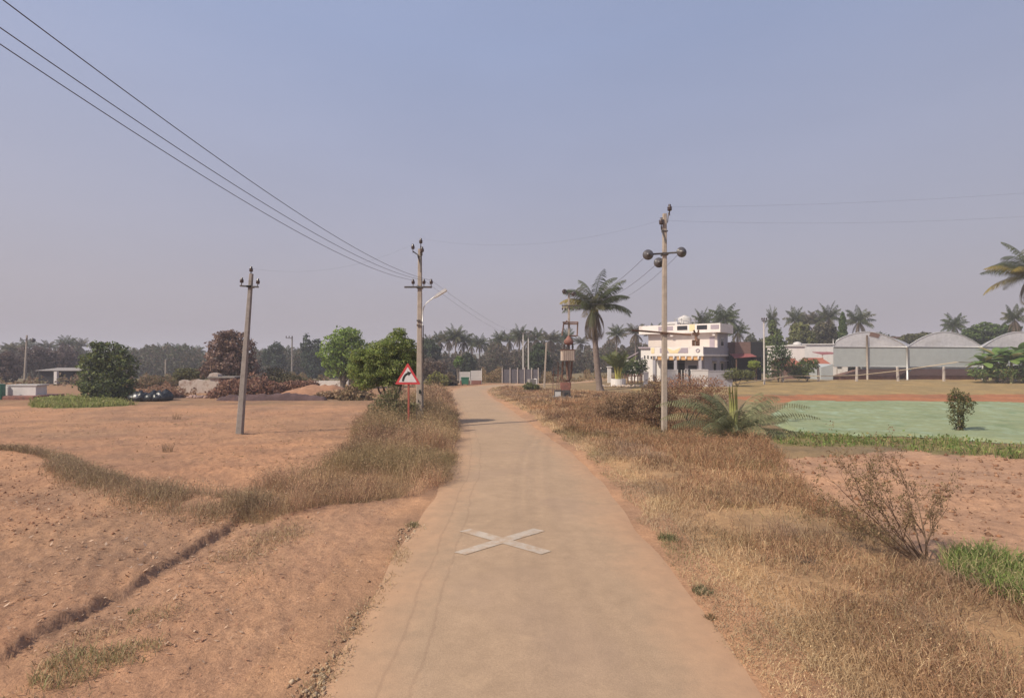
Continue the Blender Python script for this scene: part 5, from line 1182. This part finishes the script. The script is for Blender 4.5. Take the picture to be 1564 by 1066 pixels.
# ------------------------------------------------------------------ big house
def house():
    d0 = 54; x, _, z = put(1073, d0); s = d0/F; rot = math.radians(-38)
    o = thing('village_house', 'two storey pink and white house with patterned balcony and side coloured grey for shade', 'house', (x, d0, z), rot)
    Z = lambda py, dd=d0: zp(py,dd)-z
    zs = Z(541); zt = Z(529.5)                      # slab and balcony top
    WID, DEP = 5.6, 9.5
    # ground floor: closed volume set back behind the porch
    MB().bx(-WID+.3,-.1,3.0,DEP,-.3,zs-.203).build('ground_floor', surf('porch_shade_wall', (.10,.085,.095), .85, .15, 2), o)  # porch shade painted in as a dark wall colour
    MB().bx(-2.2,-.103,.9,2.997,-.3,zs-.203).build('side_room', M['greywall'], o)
    MB().bx(-WID-.15,.15,-.15,DEP+.1,zs-.2,zs).build('slab', M['trimpink'], o)
    for cx_,cy_ in ((-.25,.1),(-WID+.3,.1),(-2.9,.1)): MB().box((cx_,cy_,zs/2-.25),(.32,.32,zs+.1-.003)).build('porch_column', M['greywall'], o)
    MB().bx(-WID+.1,.02,-.06,.3,zs-.62,zs-.205).build('porch_beam', M['orange'], o)
    for k in range(8): MB().lathe([(0,-.22),(.09,-.16),(.11,0),(.07,.14),(.05,.2)],(-WID+.6+k*.66,-.13,zs-.38),8).build('pendant', M['white'], o)
    # balcony parapet (front with panels, return down the side coloured grey for shade)
    b = MB().bx(-WID-.1,.1,-.12,.06,zs+.003,zt).build('balcony_parapet', M['trimpink'], o)
    y0 = -.15
    MB().prism([(-4.6,zs+.14),(-3.55,zs+.14),(-3.9,zt-.1),(-4.6,zt-.1)],y0,y0+.027).build('inset', M['mauve'], b)
    MB().prism([(-2.55,zs+.14),(-1.5,zs+.14),(-1.5,zt-.1),(-2.2,zt-.1)],y0,y0+.027).build('inset', M['mauve'], b)
    MB().prism([(-3.5,zs+.12),(-2.6,zs+.12),(-2.3,zt-.1),(-3.05,zs+.42),(-3.8,zt-.1)],y0,y0+.027).build('chevron', M['yellow'], b)
    MB().bx(-WID,-WID+.35,y0,y0+.027,zs+.1,zt-.06).build('end_panel', M['yellow'], b)
    MB().lathe([(.11,0),(.22,0),(.22,.03),(.11,.03),(.11,0)],(-.45,y0+.02,(zs+zt)/2),16,(0,-1,0)).build('ring', M['mauve'], b)
    MB().bx(-.08,.1,.063,DEP,zs+.003,zt-.02).build('side_parapet', M['greywall'], o)
    # ground floor side wall with two windows (its shade put into the grey)
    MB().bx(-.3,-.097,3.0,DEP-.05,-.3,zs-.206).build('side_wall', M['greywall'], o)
    for yy in (4.4, 7.2):
        w = MB().bx(-.1,-.04,yy-.6,yy+.6,.9,2.2).build('window', M['lattice'], o); MB().bx(-.045,-.03,yy-.5,yy+.5,1.0,2.1).build('pane', M['glass'], w)
        MB().bx(-.10,.5,yy-.8,yy+.8,2.35,2.43).build('sunshade', M['greywall'], o)
    MB().bx(-1.8,-.9,.86,.897,-.2,1.9).build('door', M['darkgap'], o)
    dk = MB().bx(-WID+.6,-2.5,2.93,2.997,-.2,2.1).build('door', M['darkgap'], o)
    # upper floor
    dU = d0+4.6; U0, U1, V0, V1 = -8.3, -.05, 5.4, DEP-.02
    zu0, zu1 = zs, Z(508,dU)
    MB().bx(U0,U1,V0,V1,zu0+.003,zu1).build('upper_floor', M['cream'], o)
    MB().bx(U1+.003,U1+.05,V0+.05,V1-.05,zu0+.01,zu1-.01).build('shade_skin', M['greywall'], o)  # grey skin over the cream wall, painting its side as shaded
    MB().bx(U0,-WID+.297,V0,V1,-.3,zs-.003).build('rear_wing', M['cream'], o)
    MB().bx(U0-.9,U1+.55,V0-.75,V1+.4,zu1+.003,zu1+.16).build('roof_slab', M['trimpink'], o)
    zp1 = Z(494.5,dU); p = MB(); p.bx(U0-.9,U1+.55,V0-.75,V0-.60,zu1+.163,zp1); p.bx(U1+.40,U1+.55,V0-.597,V1+.4,zu1+.163,zp1); p.bx(U0-.9,U0-.75,V0-.597,V1+.4,zu1+.163,zp1)
    p = p.build('roof_parapet', M['trimpink'], o)
    for k,(a,b_,m) in enumerate(((-6.7,-4.9,'mauve'),(-4.4,-3.2,'darkgap'),(-2.1,-.95,'darkgap'),(-.55,.35,'mauve'))): MB().bx(a,b_,V0-.775,V0-.753,zu1+.36,zp1-.16).build('panel', M[m], p)
    MB().bx(-2.95,-2.35,V0-.775,V0-.753,zu1+.2,zp1-.02).build('panel', M['yellow'], p)
    br = MB()
    for a in (-5.2,-.3): br.bx(a-.15,a+.15,V0-.5,V0-.003,zu1-.35,zu1)
    br.build('bracket', M['trimpink'], o)
    MB().bx(-.9,-.35,V0-.03,V0-.003,zu0+.05,zu0+2.0).build('door', M['mauve'], o)
    w = MB().bx(U1+.053,U1+.09,6.4,7.6,zu0+.9,zu0+2.0).build('window', M['lattice'], o); MB().bx(U1+.093,U1+.1,6.5,7.5,zu0+1.0,zu0+1.9).build('pane', M['glass'], w)
    # roof room frame
    zr = zu1+.16; fr = MB(); Y = V0+.6; T = Z(489,dU+.5)
    fr.bx(-6.6,-6.35,Y,Y+1.6,zr,T); fr.bx(-5.15,-4.9,Y,Y+1.6,zr,T); fr.bx(-6.348,-5.152,Y,Y+1.6,T-.25,T); fr.bx(-6.348,-5.152,Y+1.5,Y+1.6,zr,T-.253)
    fr.build('roof_room', M['white'], o)
    # stair wing and white outbuilding on the left
    st = MB(); n = 9
    for k in range(n): st.bx(U0-2.6+k*.28,U0-2.6+(k+1)*.28,V0+.4,V0+1.4,-.3,.2+k*.30)
    st.build('stairs', M['greywall'], o)
    # tank
    t = thing('water_tank', 'white cylindrical water tank in a scaffold on the house roof', 'water tank', worldp(o,(-4.6,V0+2.4,zr)), rot)
    R0, hT = .85, zp(477,dU)-(z+zr)
    MB().lathe([(0,hT*.25),(R0*.9,hT*.25),(R0*.95,hT*.3),(R0*.93,hT*.5),(R0*.98,hT*.52),(R0*.93,hT*.54),(R0*.93,hT*.8),(R0*.8,hT*.9),(R0*.3,hT*.97),(R0*.3,hT),(0,hT)],(0,0,0),20).build('tank', M['lattice'], t)
    sc_ = MB()
    for k in range(8):
        a = k*math.pi/4; sc_.tube([(1.25*math.cos(a),1.1*math.sin(a),0),(1.25*math.cos(a),1.1*math.sin(a),hT*.82)],.04,5)
    for zz in (.2,.42,.62,.82): sc_.tube([(1.25*math.cos(k*math.pi/4),1.1*math.sin(k*math.pi/4),hT*zz) for k in range(9)],.03,5,False)
    sc_.box((0,0,hT*.22),(2.2,2.0,.08)); sc_.build('scaffold', M['galv'], t)
    # outbuilding
    x2,d2,z2 = put(990,59); q = thing('outbuilding', 'small white outbuilding with flat roof and sloping stair left of the big house', 'building', (x2,d2,z2), rot)
    zz = lambda py: zp(py,d2)-z2
    MB().bx(-.9,1.6,0,2.5,-.2,zz(532)).build('wall', M['white'], q); MB().bx(-1.1,1.8,-.25,2.7,zz(532)+.003,zz(530)).build('roof', M['mauve'], q)
    MB().bx(-2.3,-.003-.9,-.6,1.0,-.2,zz(551)).build('annex', M['white'], q); MB().bx(-2.6,-.7,-.8,-.003-.6,zz(553),zz(550)).build('canopy', M['white'], q)
    MB().lathe([(0,0),(.16,0),(.16,.02),(0,.02)],(-1.6,-.603,1.1),12,(0,-1,0)).build('vent_hole', M['darkgap'], q)
    sl = MB(); sl.add([(-3.0,-.9,zz(552)),(-2.85,-.9,zz(552)),(-.85,-.7,zz(538)),(-1.0,-.7,zz(538)),(-3.0,-.8,zz(552)),(-2.85,-.8,zz(552)),(-.85,-.6,zz(538)),(-1.0,-.6,zz(538))],[(0,1,2,3),(7,6,5,4),(0,4,5,1),(1,5,6,2),(2,6,7,3),(3,7,4,0)]); sl.build('stair_rail', M['mauve'], q)
    for k in range(5): MB().bx(-.5+k*.4,-.35+k*.4,-.03,-.003,zz(548),zz(543)).build('window', M['darkgap'], q)
    # compound wall
    dW = 50; 
    for a,b_,ty,m,lab in ((1016,1035,565.5,'white','white compound wall piece left of the house gate'),(1055,1081,565.5,'white','white compound wall piece right of the house gate'),(1081.3,1118,567,'greywall','grey garden wall below the house windows'),(983,990,569,'trimpink','short pink wall stub left of the porch')):
        xa,xb = xp(a,dW),xp(b_,dW); zg = gz((xa+xb)/2,dW); top = zp(ty,dW)-zg; w = thing('compound_wall', lab, 'wall', ((xa+xb)/2,dW,zg)); L=(xb-xa)/2
        MB().bx(-L,L,-.1,.1,-.3,top).build('panel', M[m], w); MB().bx(-L,L,-.14,.14,top+.003,top+.08).build('coping', M[m], w)
    xa,xb = xp(1036,dW),xp(1054,dW); zg=gz((xa+xb)/2,dW); g = thing('iron_gate','dark iron gate with pale uprights between the white wall pieces','gate',((xa+xb)/2,dW,zg)); L=(xb-xa)/2; top=zp(565,dW)-zg
    f = MB().bx(-L,L,-.03,.03,.05,.15).bx(-L,L,-.03,.03,top-.1,top)
    for k in range(9): f.bx(-L+k*L/4-.02,-L+k*L/4+.02,-.02,.02,.15,top-.1)
    f.build('bars', M['black'], g); h_ = MB()
    for k in (.25,.5,.75): h_.bx(-L+2*L*k-.05,-L+2*L*k+.05,-.05,-.032,.1,top)
    h_.build('uprights', M['lattice'], g)
    # shed with red awning and black net on the right
    x3,d3,z3 = put(1138,60); q = thing('awning_shed','brown sheet shed with a red awning and dark netting right of the house','shed',(x3,d3,z3)); X=lambda px:(px-1138)*d3/F; zz=lambda py:zp(py,d3)-z3
    MB().bx(X(1125),X(1149),.4,3,zz(541)+.003,zz(522)).build('upper_wall', M['brownwall'], q); MB().bx(X(1120),X(1166),.5,3,-.3,zz(541)).build('lower_wall', M['darkgap'], q)
    MB().add([(X(1117),-.9,zz(547)),(X(1150),-.9,zz(545)),(X(1150),.45,zz(541)+.01),(X(1117),.45,zz(541)+.01),(X(1117),-.9,zz(547)+.06),(X(1150),-.9,zz(545)+.06),(X(1150),.45,zz(541)+.07),(X(1117),.45,zz(541)+.07)],[(3,2,1,0),(4,5,6,7),(0,1,5,4),(1,2,6,5),(2,3,7,6),(3,0,4,7)]).build('awning', M['redsheet'], q)
    MB().bx(X(1149)+.003,X(1167),.3,.38,zz(546),zz(522)).build('net', M['blacknet'], q)
    for px in (1120,1150): MB().box((X(px),-.8,1.1),(.1,.1,2.8)).build('post', M['rust'], q)
house()
# low white houses behind
def terrace():
    for a,b_,d,ty,by,m,lab in ((1196,1228,72,529,556,'trimpink','pink white flat roofed house with a round roof tank behind the sheds'),(1227,1292,76,526.5,556,'white','long white flat roofed house partly behind the greenhouse')):
        x,d,z = put((a+b_)/2,d); s=d/F; L=(b_-a)*s/2; h=zp(ty,d)-z; o=thing('flat_roof_house',lab,'house',(x,d,z),math.radians(-8)); MB().bx(-L,L,0,6,-.3,h).build('wall',M[m],o); MB().bx(-L-.15,L+.15,-.2,6.2,h+.003,h+.15).build('roof',M['white'],o)
        for k in range(3):
            w=MB().bx(-L*.7+k*L*.6,-L*.7+k*L*.6+.8,-.03,-.003,1.0,2.0).build('window',M['lattice'],o); MB().bx(-L*.7+k*L*.6+.08,-L*.7+k*L*.6+.72,-.04,-.033,1.08,1.92).build('pane',M['glass'],w)
        if a < 1200: MB().lathe([(.55,.1),(.55,.35),(.4,.5),(0,.6)],(.9,1,h+.1),14).build('roof_tank',M['lattice'],o)
        else: MB().tube([(L*.45,.5,h),(L*.45,.5,h+.9)],.06,6).build('pipe',M['lattice'],o)
    for pa,pb,d,eav,rid,lab in ((1194,1226,64,558,550,'low shed with weathered red tiled roof behind the fence'),(1238,1270,66,558,549,'second tiled shed nearer the greenhouse, roof sloping right')):
        x,d,z=put((pa+pb)/2,d); s=d/F; L=(pb-pa)*s/2; e=zp(eav,d)-z; r=zp(rid,d)-z; o=thing('tiled_shed',lab,'shed',(x,d,z))
        MB().bx(-L+.3,L-.3,.3,3.2,-.3,e).build('wall',M['brownwall'],o)
        rf=MB(); n=16
        for k in range(n):
            x0=-L+2*L*k/n; x1=-L+2*L*(k+1)/n-.02
            rf.add([(x0,-.4,e-.1),(x1,-.4,e-.1),(x1,1.8,r),(x0,1.8,r),(x0,-.4,e),(x1,-.4,e),(x1,1.8,r+.1),(x0,1.8,r+.1)],[(3,2,1,0),(4,5,6,7),(0,1,5,4),(1,2,6,5),(2,3,7,6),(3,0,4,7)])
        rf.add([(-L,1.8,r+.05),(L,1.8,r+.05),(L,3.6,e),(-L,3.6,e)],[(0,1,2,3)]); rf.build('roof',M['tile'],o)
        MB().tube([(-L,1.8,r+.11),(L,1.8,r+.11)],.1,8).build('ridge',M['tile'],o)
    x,d,z=put(1258,70); o=thing('red_awning','red sheet canopy sloping in front of the long white house','canopy',(x,d,z)); L=12*d/F; a,b_=zp(542,d)-z,zp(538,d)-z
    MB().add([(-L,-1.5,a),(L,-1.5,a+.15),(L*1.4,1,b_),(-L*.9,1,b_),(-L,-1.5,a+.06),(L,-1.5,a+.21),(L*1.4,1,b_+.06),(-L*.9,1,b_+.06)],[(3,2,1,0),(4,5,6,7),(0,1,5,4),(1,2,6,5),(2,3,7,6),(3,0,4,7)]).build('sheet',M['redsheet'],o)
    for k in (-.9,.9): MB().box((k*L,-1.3,a/2),(.1,.1,a)).build('post',M['stone'],o)
    x,d,z=put(1362,88); o=thing('roof_block','white block building top with a dark roof slab behind the greenhouse','building',(x,d,z)); h=zp(517,d)-z; MB().bx(-.8,.8,0,3,-.5,h).build('wall',M['white'],o); MB().bx(-1.1,2.9,-.3,3.2,h+.003,h+.3).build('roof',M['brownwall'],o)
terrace()

# ------------------------------------------------------------------ greenhouses
def film_mat():
    m, nt, p, out = newmat('greenhouse_film'); v = objvec(nt); n = noise(nt, .6, 6, .6, v); n2 = noise(nt, 3, 6, .6, v)
    c = mixc(nt, rng(nt, n.outputs[0], .3, .7, 0, 1), (.66,.65,.67), (.80,.78,.80)); c = mixc(nt, 1., c, rngc(nt, n2.outputs[0], .3, .7, (.88,.88,.88), (1.1,1.1,1.1)), 'MULTIPLY')
    nt.links.new(c, p.inputs['Base Color']); p.inputs['Roughness'].default_value = .38
    t = N(nt, 'ShaderNodeBsdfTranslucent'); nt.links.new(c, t.inputs[0]); tr = N(nt, 'ShaderNodeBsdfTransparent')
    m1 = N(nt, 'ShaderNodeMixShader'); m1.inputs[0].default_value = .4; nt.links.new(p.outputs[0], m1.inputs[1]); nt.links.new(t.outputs[0], m1.inputs[2])
    m2 = N(nt, 'ShaderNodeMixShader'); m2.inputs[0].default_value = .10; nt.links.new(m1.outputs[0], m2.inputs[1]); nt.links.new(tr.outputs[0], m2.inputs[2]); nt.links.new(m2.outputs[0], out.inputs[0])
    return m
M['film'] = film_mat(); M['curtain'] = surf('greenhouse_curtain', (.38,.40,.40), .7, .08, 1.2, None, .1)
def greenhouses():
    d = 62
    for px0,px1,lab,k in ((1273,1385,'grey plastic arched greenhouse bay with a brown ridge vent',0),(1385.5,1500,'middle arched greenhouse bay behind the white valley post',1),(1500.5,1614,'arched greenhouse bay behind the banana plants',2)):
        x0,x1 = xp(px0,d),xp(px1,d); xm=(x0+x1)/2; z=gz(xm,d); o=thing('greenhouse',lab,'greenhouse',(xm,d,z),0,'joined arched greenhouses'); w=(x1-x0)/2; zv=zp(530,d)-z; zt=zp(507,d)-z; zb=zp(560,d)-z
        pk=-.10 if k==0 else 0
        A=[]; n=24
        for i in range(n+1):
            t=-1+2*i/n; A.append((t*w, zv+(zt-zv)*(1-abs(t-pk)**1.9/(1+abs(pk)*(1 if t<pk else 1.))**1.9)*1.0 if abs(t)<1 else zv))
        D=18; SH=.86
        V=[];q=[]
        for yy in (0,D):
            V += [(a+SH*yy,yy,b) for a,b in A]
        q=[(i,i+1,n+2+i,n+1+i) for i in range(n)]
        MB().add(V,q,True).build('roof_film',M['film'],o)
        g=MB(); g.add([(a,.01,b) for a,b in A]+[(w,.01,zv-.001),(-w,.01,zv-.001)],[tuple(range(len(A)))]) ; g.build('gable_film',M['film'],o)
        MB().add([(-w,.02,zb),(w,.02,zb),(w,.02,zv),(-w,.02,zv)],[(0,1,2,3)]).build('curtain',M['curtain'],o)
        MB().add([(-w+.02+SH*D,D,-.2),(w-.02+SH*D,D,-.2),(w-.02+SH*D,D,zv),(-w+.02+SH*D,D,zv)],[(0,1,2,3)]).build('rear_curtain',M['curtain'],o)
        fr=MB(); fr.tube([(a,-.03,b+.02) for a,b in A],.045,6); fr.tube([(-w,-.03,zv),(w,-.03,zv)],.05,6); fr.tube([(-w,-.03,zb),(w,-.03,zb)],.035,6)
        for yy in (6,12,17.9): fr.tube([(a+SH*yy,yy,b-.05) for a,b in A],.04,5)
        fr.build('frame',M['galv'],o)
        for t in ((-.1,1.0) if k==0 else (1.0,)):
            pp=MB().tube([(t*w-(.06 if t==1 else 0),-.12,-.3),(t*w-(.06 if t==1 else 0),-.12,(zv if t==1 else zt-.4))],.10,8).build('post',M['galv'] if t==1 else M['concrete'],o)
        MB().add([(-w+.3,.8,-.1),(w-.3,.8,-.1),(w-.3+SH*16,17,-.1),(-w+.3+SH*16,17,-.1),(-w+.3,.8,.45),(w-.3,.8,.45),(w-.3+SH*16,17,.9),(-w+.3+SH*16,17,.9)],[(3,2,1,0),(4,5,6,7),(0,1,5,4),(1,2,6,5),(2,3,7,6),(3,0,4,7)]).build('plant_bed',surf('bed_soil',(.19,.105,.08),1,.25,2),o)
        if k==0:
            tq=[(.02*w,A[12][1]+.02),(.28*w,A[15][1]-.12),(.22*w,A[15][1]-.52),(-.03*w,A[12][1]-.45)]; MB().prism(tq,-.06,-.02).build('ridge_vent',M['brownwall'],o)
            MB().add([(-w-1.45,.1,-.2),(-w-.01,.1,-.2),(-w-.01,.1,zp(556,d)-z),(-w-1.45,.1,zp(561,d)-z),(-w-1.45,8,-.2),(-w-.01,8,-.2),(-w-.01,8,zp(556,d)-z),(-w-1.45,8,zp(561,d)-z)],[(0,1,2,3),(0,3,7,4),(3,2,6,7),(5,4,7,6)]).build('side_porch',M['curtain'],o)
            MB().add([(-w,.0,zb),(-w+SH*D,D,zb),(-w+SH*D,D,zv),(-w,0,zv)],[(0,1,2,3)]).build('side_curtain',M['curtain'],o)
greenhouses()
# field fence
def field_fence():
    pts = [(1121,588,50),(1195,0,57.5),(1250,0,58),(1308,0,58.5),(1371,0,59),(1441,0,59),(1550,0,58.5)]
    labs = {1195:'granite fence post before the tiled shed',1250:'granite fence post at the greenhouse side porch',1308:'leaning granite fence post, first before the greenhouse bays',1371:'granite fence post left of the white valley post',1441:'granite fence post before the middle greenhouse bay',1550:'granite fence post among the banana plants'}
    for px,_,d in pts[1:]:
        x,d,z=put(px,d); h=zp(560,d)-z; o=taper(MB(),h,.24,.18,.20,.15).build('fence_post',M['stone']); o.location=(x,d,z); o.rotation_euler=(0,random.uniform(-.05,.06),0); tag(o,labs[px],'fence post','granite fence posts')
    rails=[[(1121,587,50),(1167,580,53.2),(1206,573.5,57.2),(1250,574.5,57.8)],[(1252,574.5,57.7),(1310,573,58.2),(1364,567,58.7),(1460,553,58.7)],[(1462,553,58.5),(1564,556,58.2),(1640,557,58)]]
    for R_,lab in zip(rails,('bamboo rail rising from the tan field corner to the side porch','bamboo rail slanting up across the greenhouse bays','bamboo rail passing over the banana plants')):
        o=MB().tube([(xp(a,c),c-.14,zp(b,c)) for a,b,c in R_],.045,7).build('fence_rail',M['bamboo']); tag(o,lab,'fence rail','bamboo fence rails')
field_fence()
# green net lying over the seedling field
def net_field():
    m, nt, p, out = newmat('green_net'); v=objvec(nt); n=noise(nt,.35,8,.65,v); n2=noise(nt,4,6,.7,v); wv=N(nt,'ShaderNodeTexNoise'); 
    c=mixc(nt,rng(nt,n.outputs[0],.3,.7,0,1),(.19,.225,.105),(.275,.30,.155)); c=mixc(nt,1.,c,rngc(nt,n2.outputs[0],.3,.7,(.80,.80,.80),(1.16,1.16,1.16)),'MULTIPLY')
    n5=noise(nt,1.3,5,.7,v); c=mixc(nt,rng(nt,n5.outputs[0],.50,.66,0,.7),c,(.30,.38,.26)); n6=noise(nt,.9,5,.7,v); c=mixc(nt,rng(nt,n6.outputs[0],.55,.66,0,.6),c,(.13,.19,.085))
    nt.links.new(c,p.inputs['Base Color']); p.inputs['Roughness'].default_value=.8
    P=NETFIELD; lo,hi=P.min(0),P.max(0); nx,ny=150,70; xs=np.linspace(lo[0],hi[0],nx); ys=np.linspace(lo[1],hi[1],ny); X,Y=np.meshgrid(xs,ys); x,y=X.ravel(),Y.ravel()
    z=ground_h(x,y,False)+.10+.10*(fbm(x*.7,y*1.6,601)-.3)+.04*(fbm(x*4,y*4,603)-.5)
    k=inpoly(x+.5*(fbm(x*.6,y*.6,605)-.5),y+.9*(fbm(x*.6,y*.6,607)-.5),P)
    i=np.arange(ny-1)[:,None]; j=np.arange(nx-1)[None,:]; q=np.stack([i*nx+j,i*nx+j+1,(i+1)*nx+j+1,(i+1)*nx+j],-1).reshape(-1,4); q=q[k[q].all(1)]
    z=np.where(k,z,ground_h(x,y,False)-.05); bd=np.zeros(len(x),int); np.add.at(bd,q.ravel(),1); z=np.where(bd<4,ground_h(x,y,False)+.02,z)
    u,inv=np.unique(q.ravel(),return_inverse=True)
    o=npobj('shade_net',np.stack([x,y,z],1)[u],inv.reshape(-1,4),None,m,None,None,True); tag(o,'pale green shade net spread over the seedling field','shade net')
net_field()

# ------------------------------------------------------------------ haze
def haze():
    m = bpy.data.materials.new('haze_air'); m.use_nodes=True; nt=m.node_tree; nt.nodes.clear(); out=nt.nodes.new('ShaderNodeOutputMaterial'); v=nt.nodes.new('ShaderNodeVolumePrincipled')
    v.inputs['Color'].default_value=(.86,.84,.92,1); v.inputs['Density'].default_value=.0013; v.inputs['Anisotropy'].default_value=.0
    nt.links.new(v.outputs[0],out.inputs['Volume'])
    o=MB().bx(-1320,1320,-1320,1320,-14,32).build('haze',m); tag(o,kind='stuff')
haze()
for k in range(4):
    if not used[k]: bpy.data.objects.remove(protos[k])
print('objects', len(bpy.data.objects), 'verts', sum(len(m.vertices) for m in bpy.data.meshes))
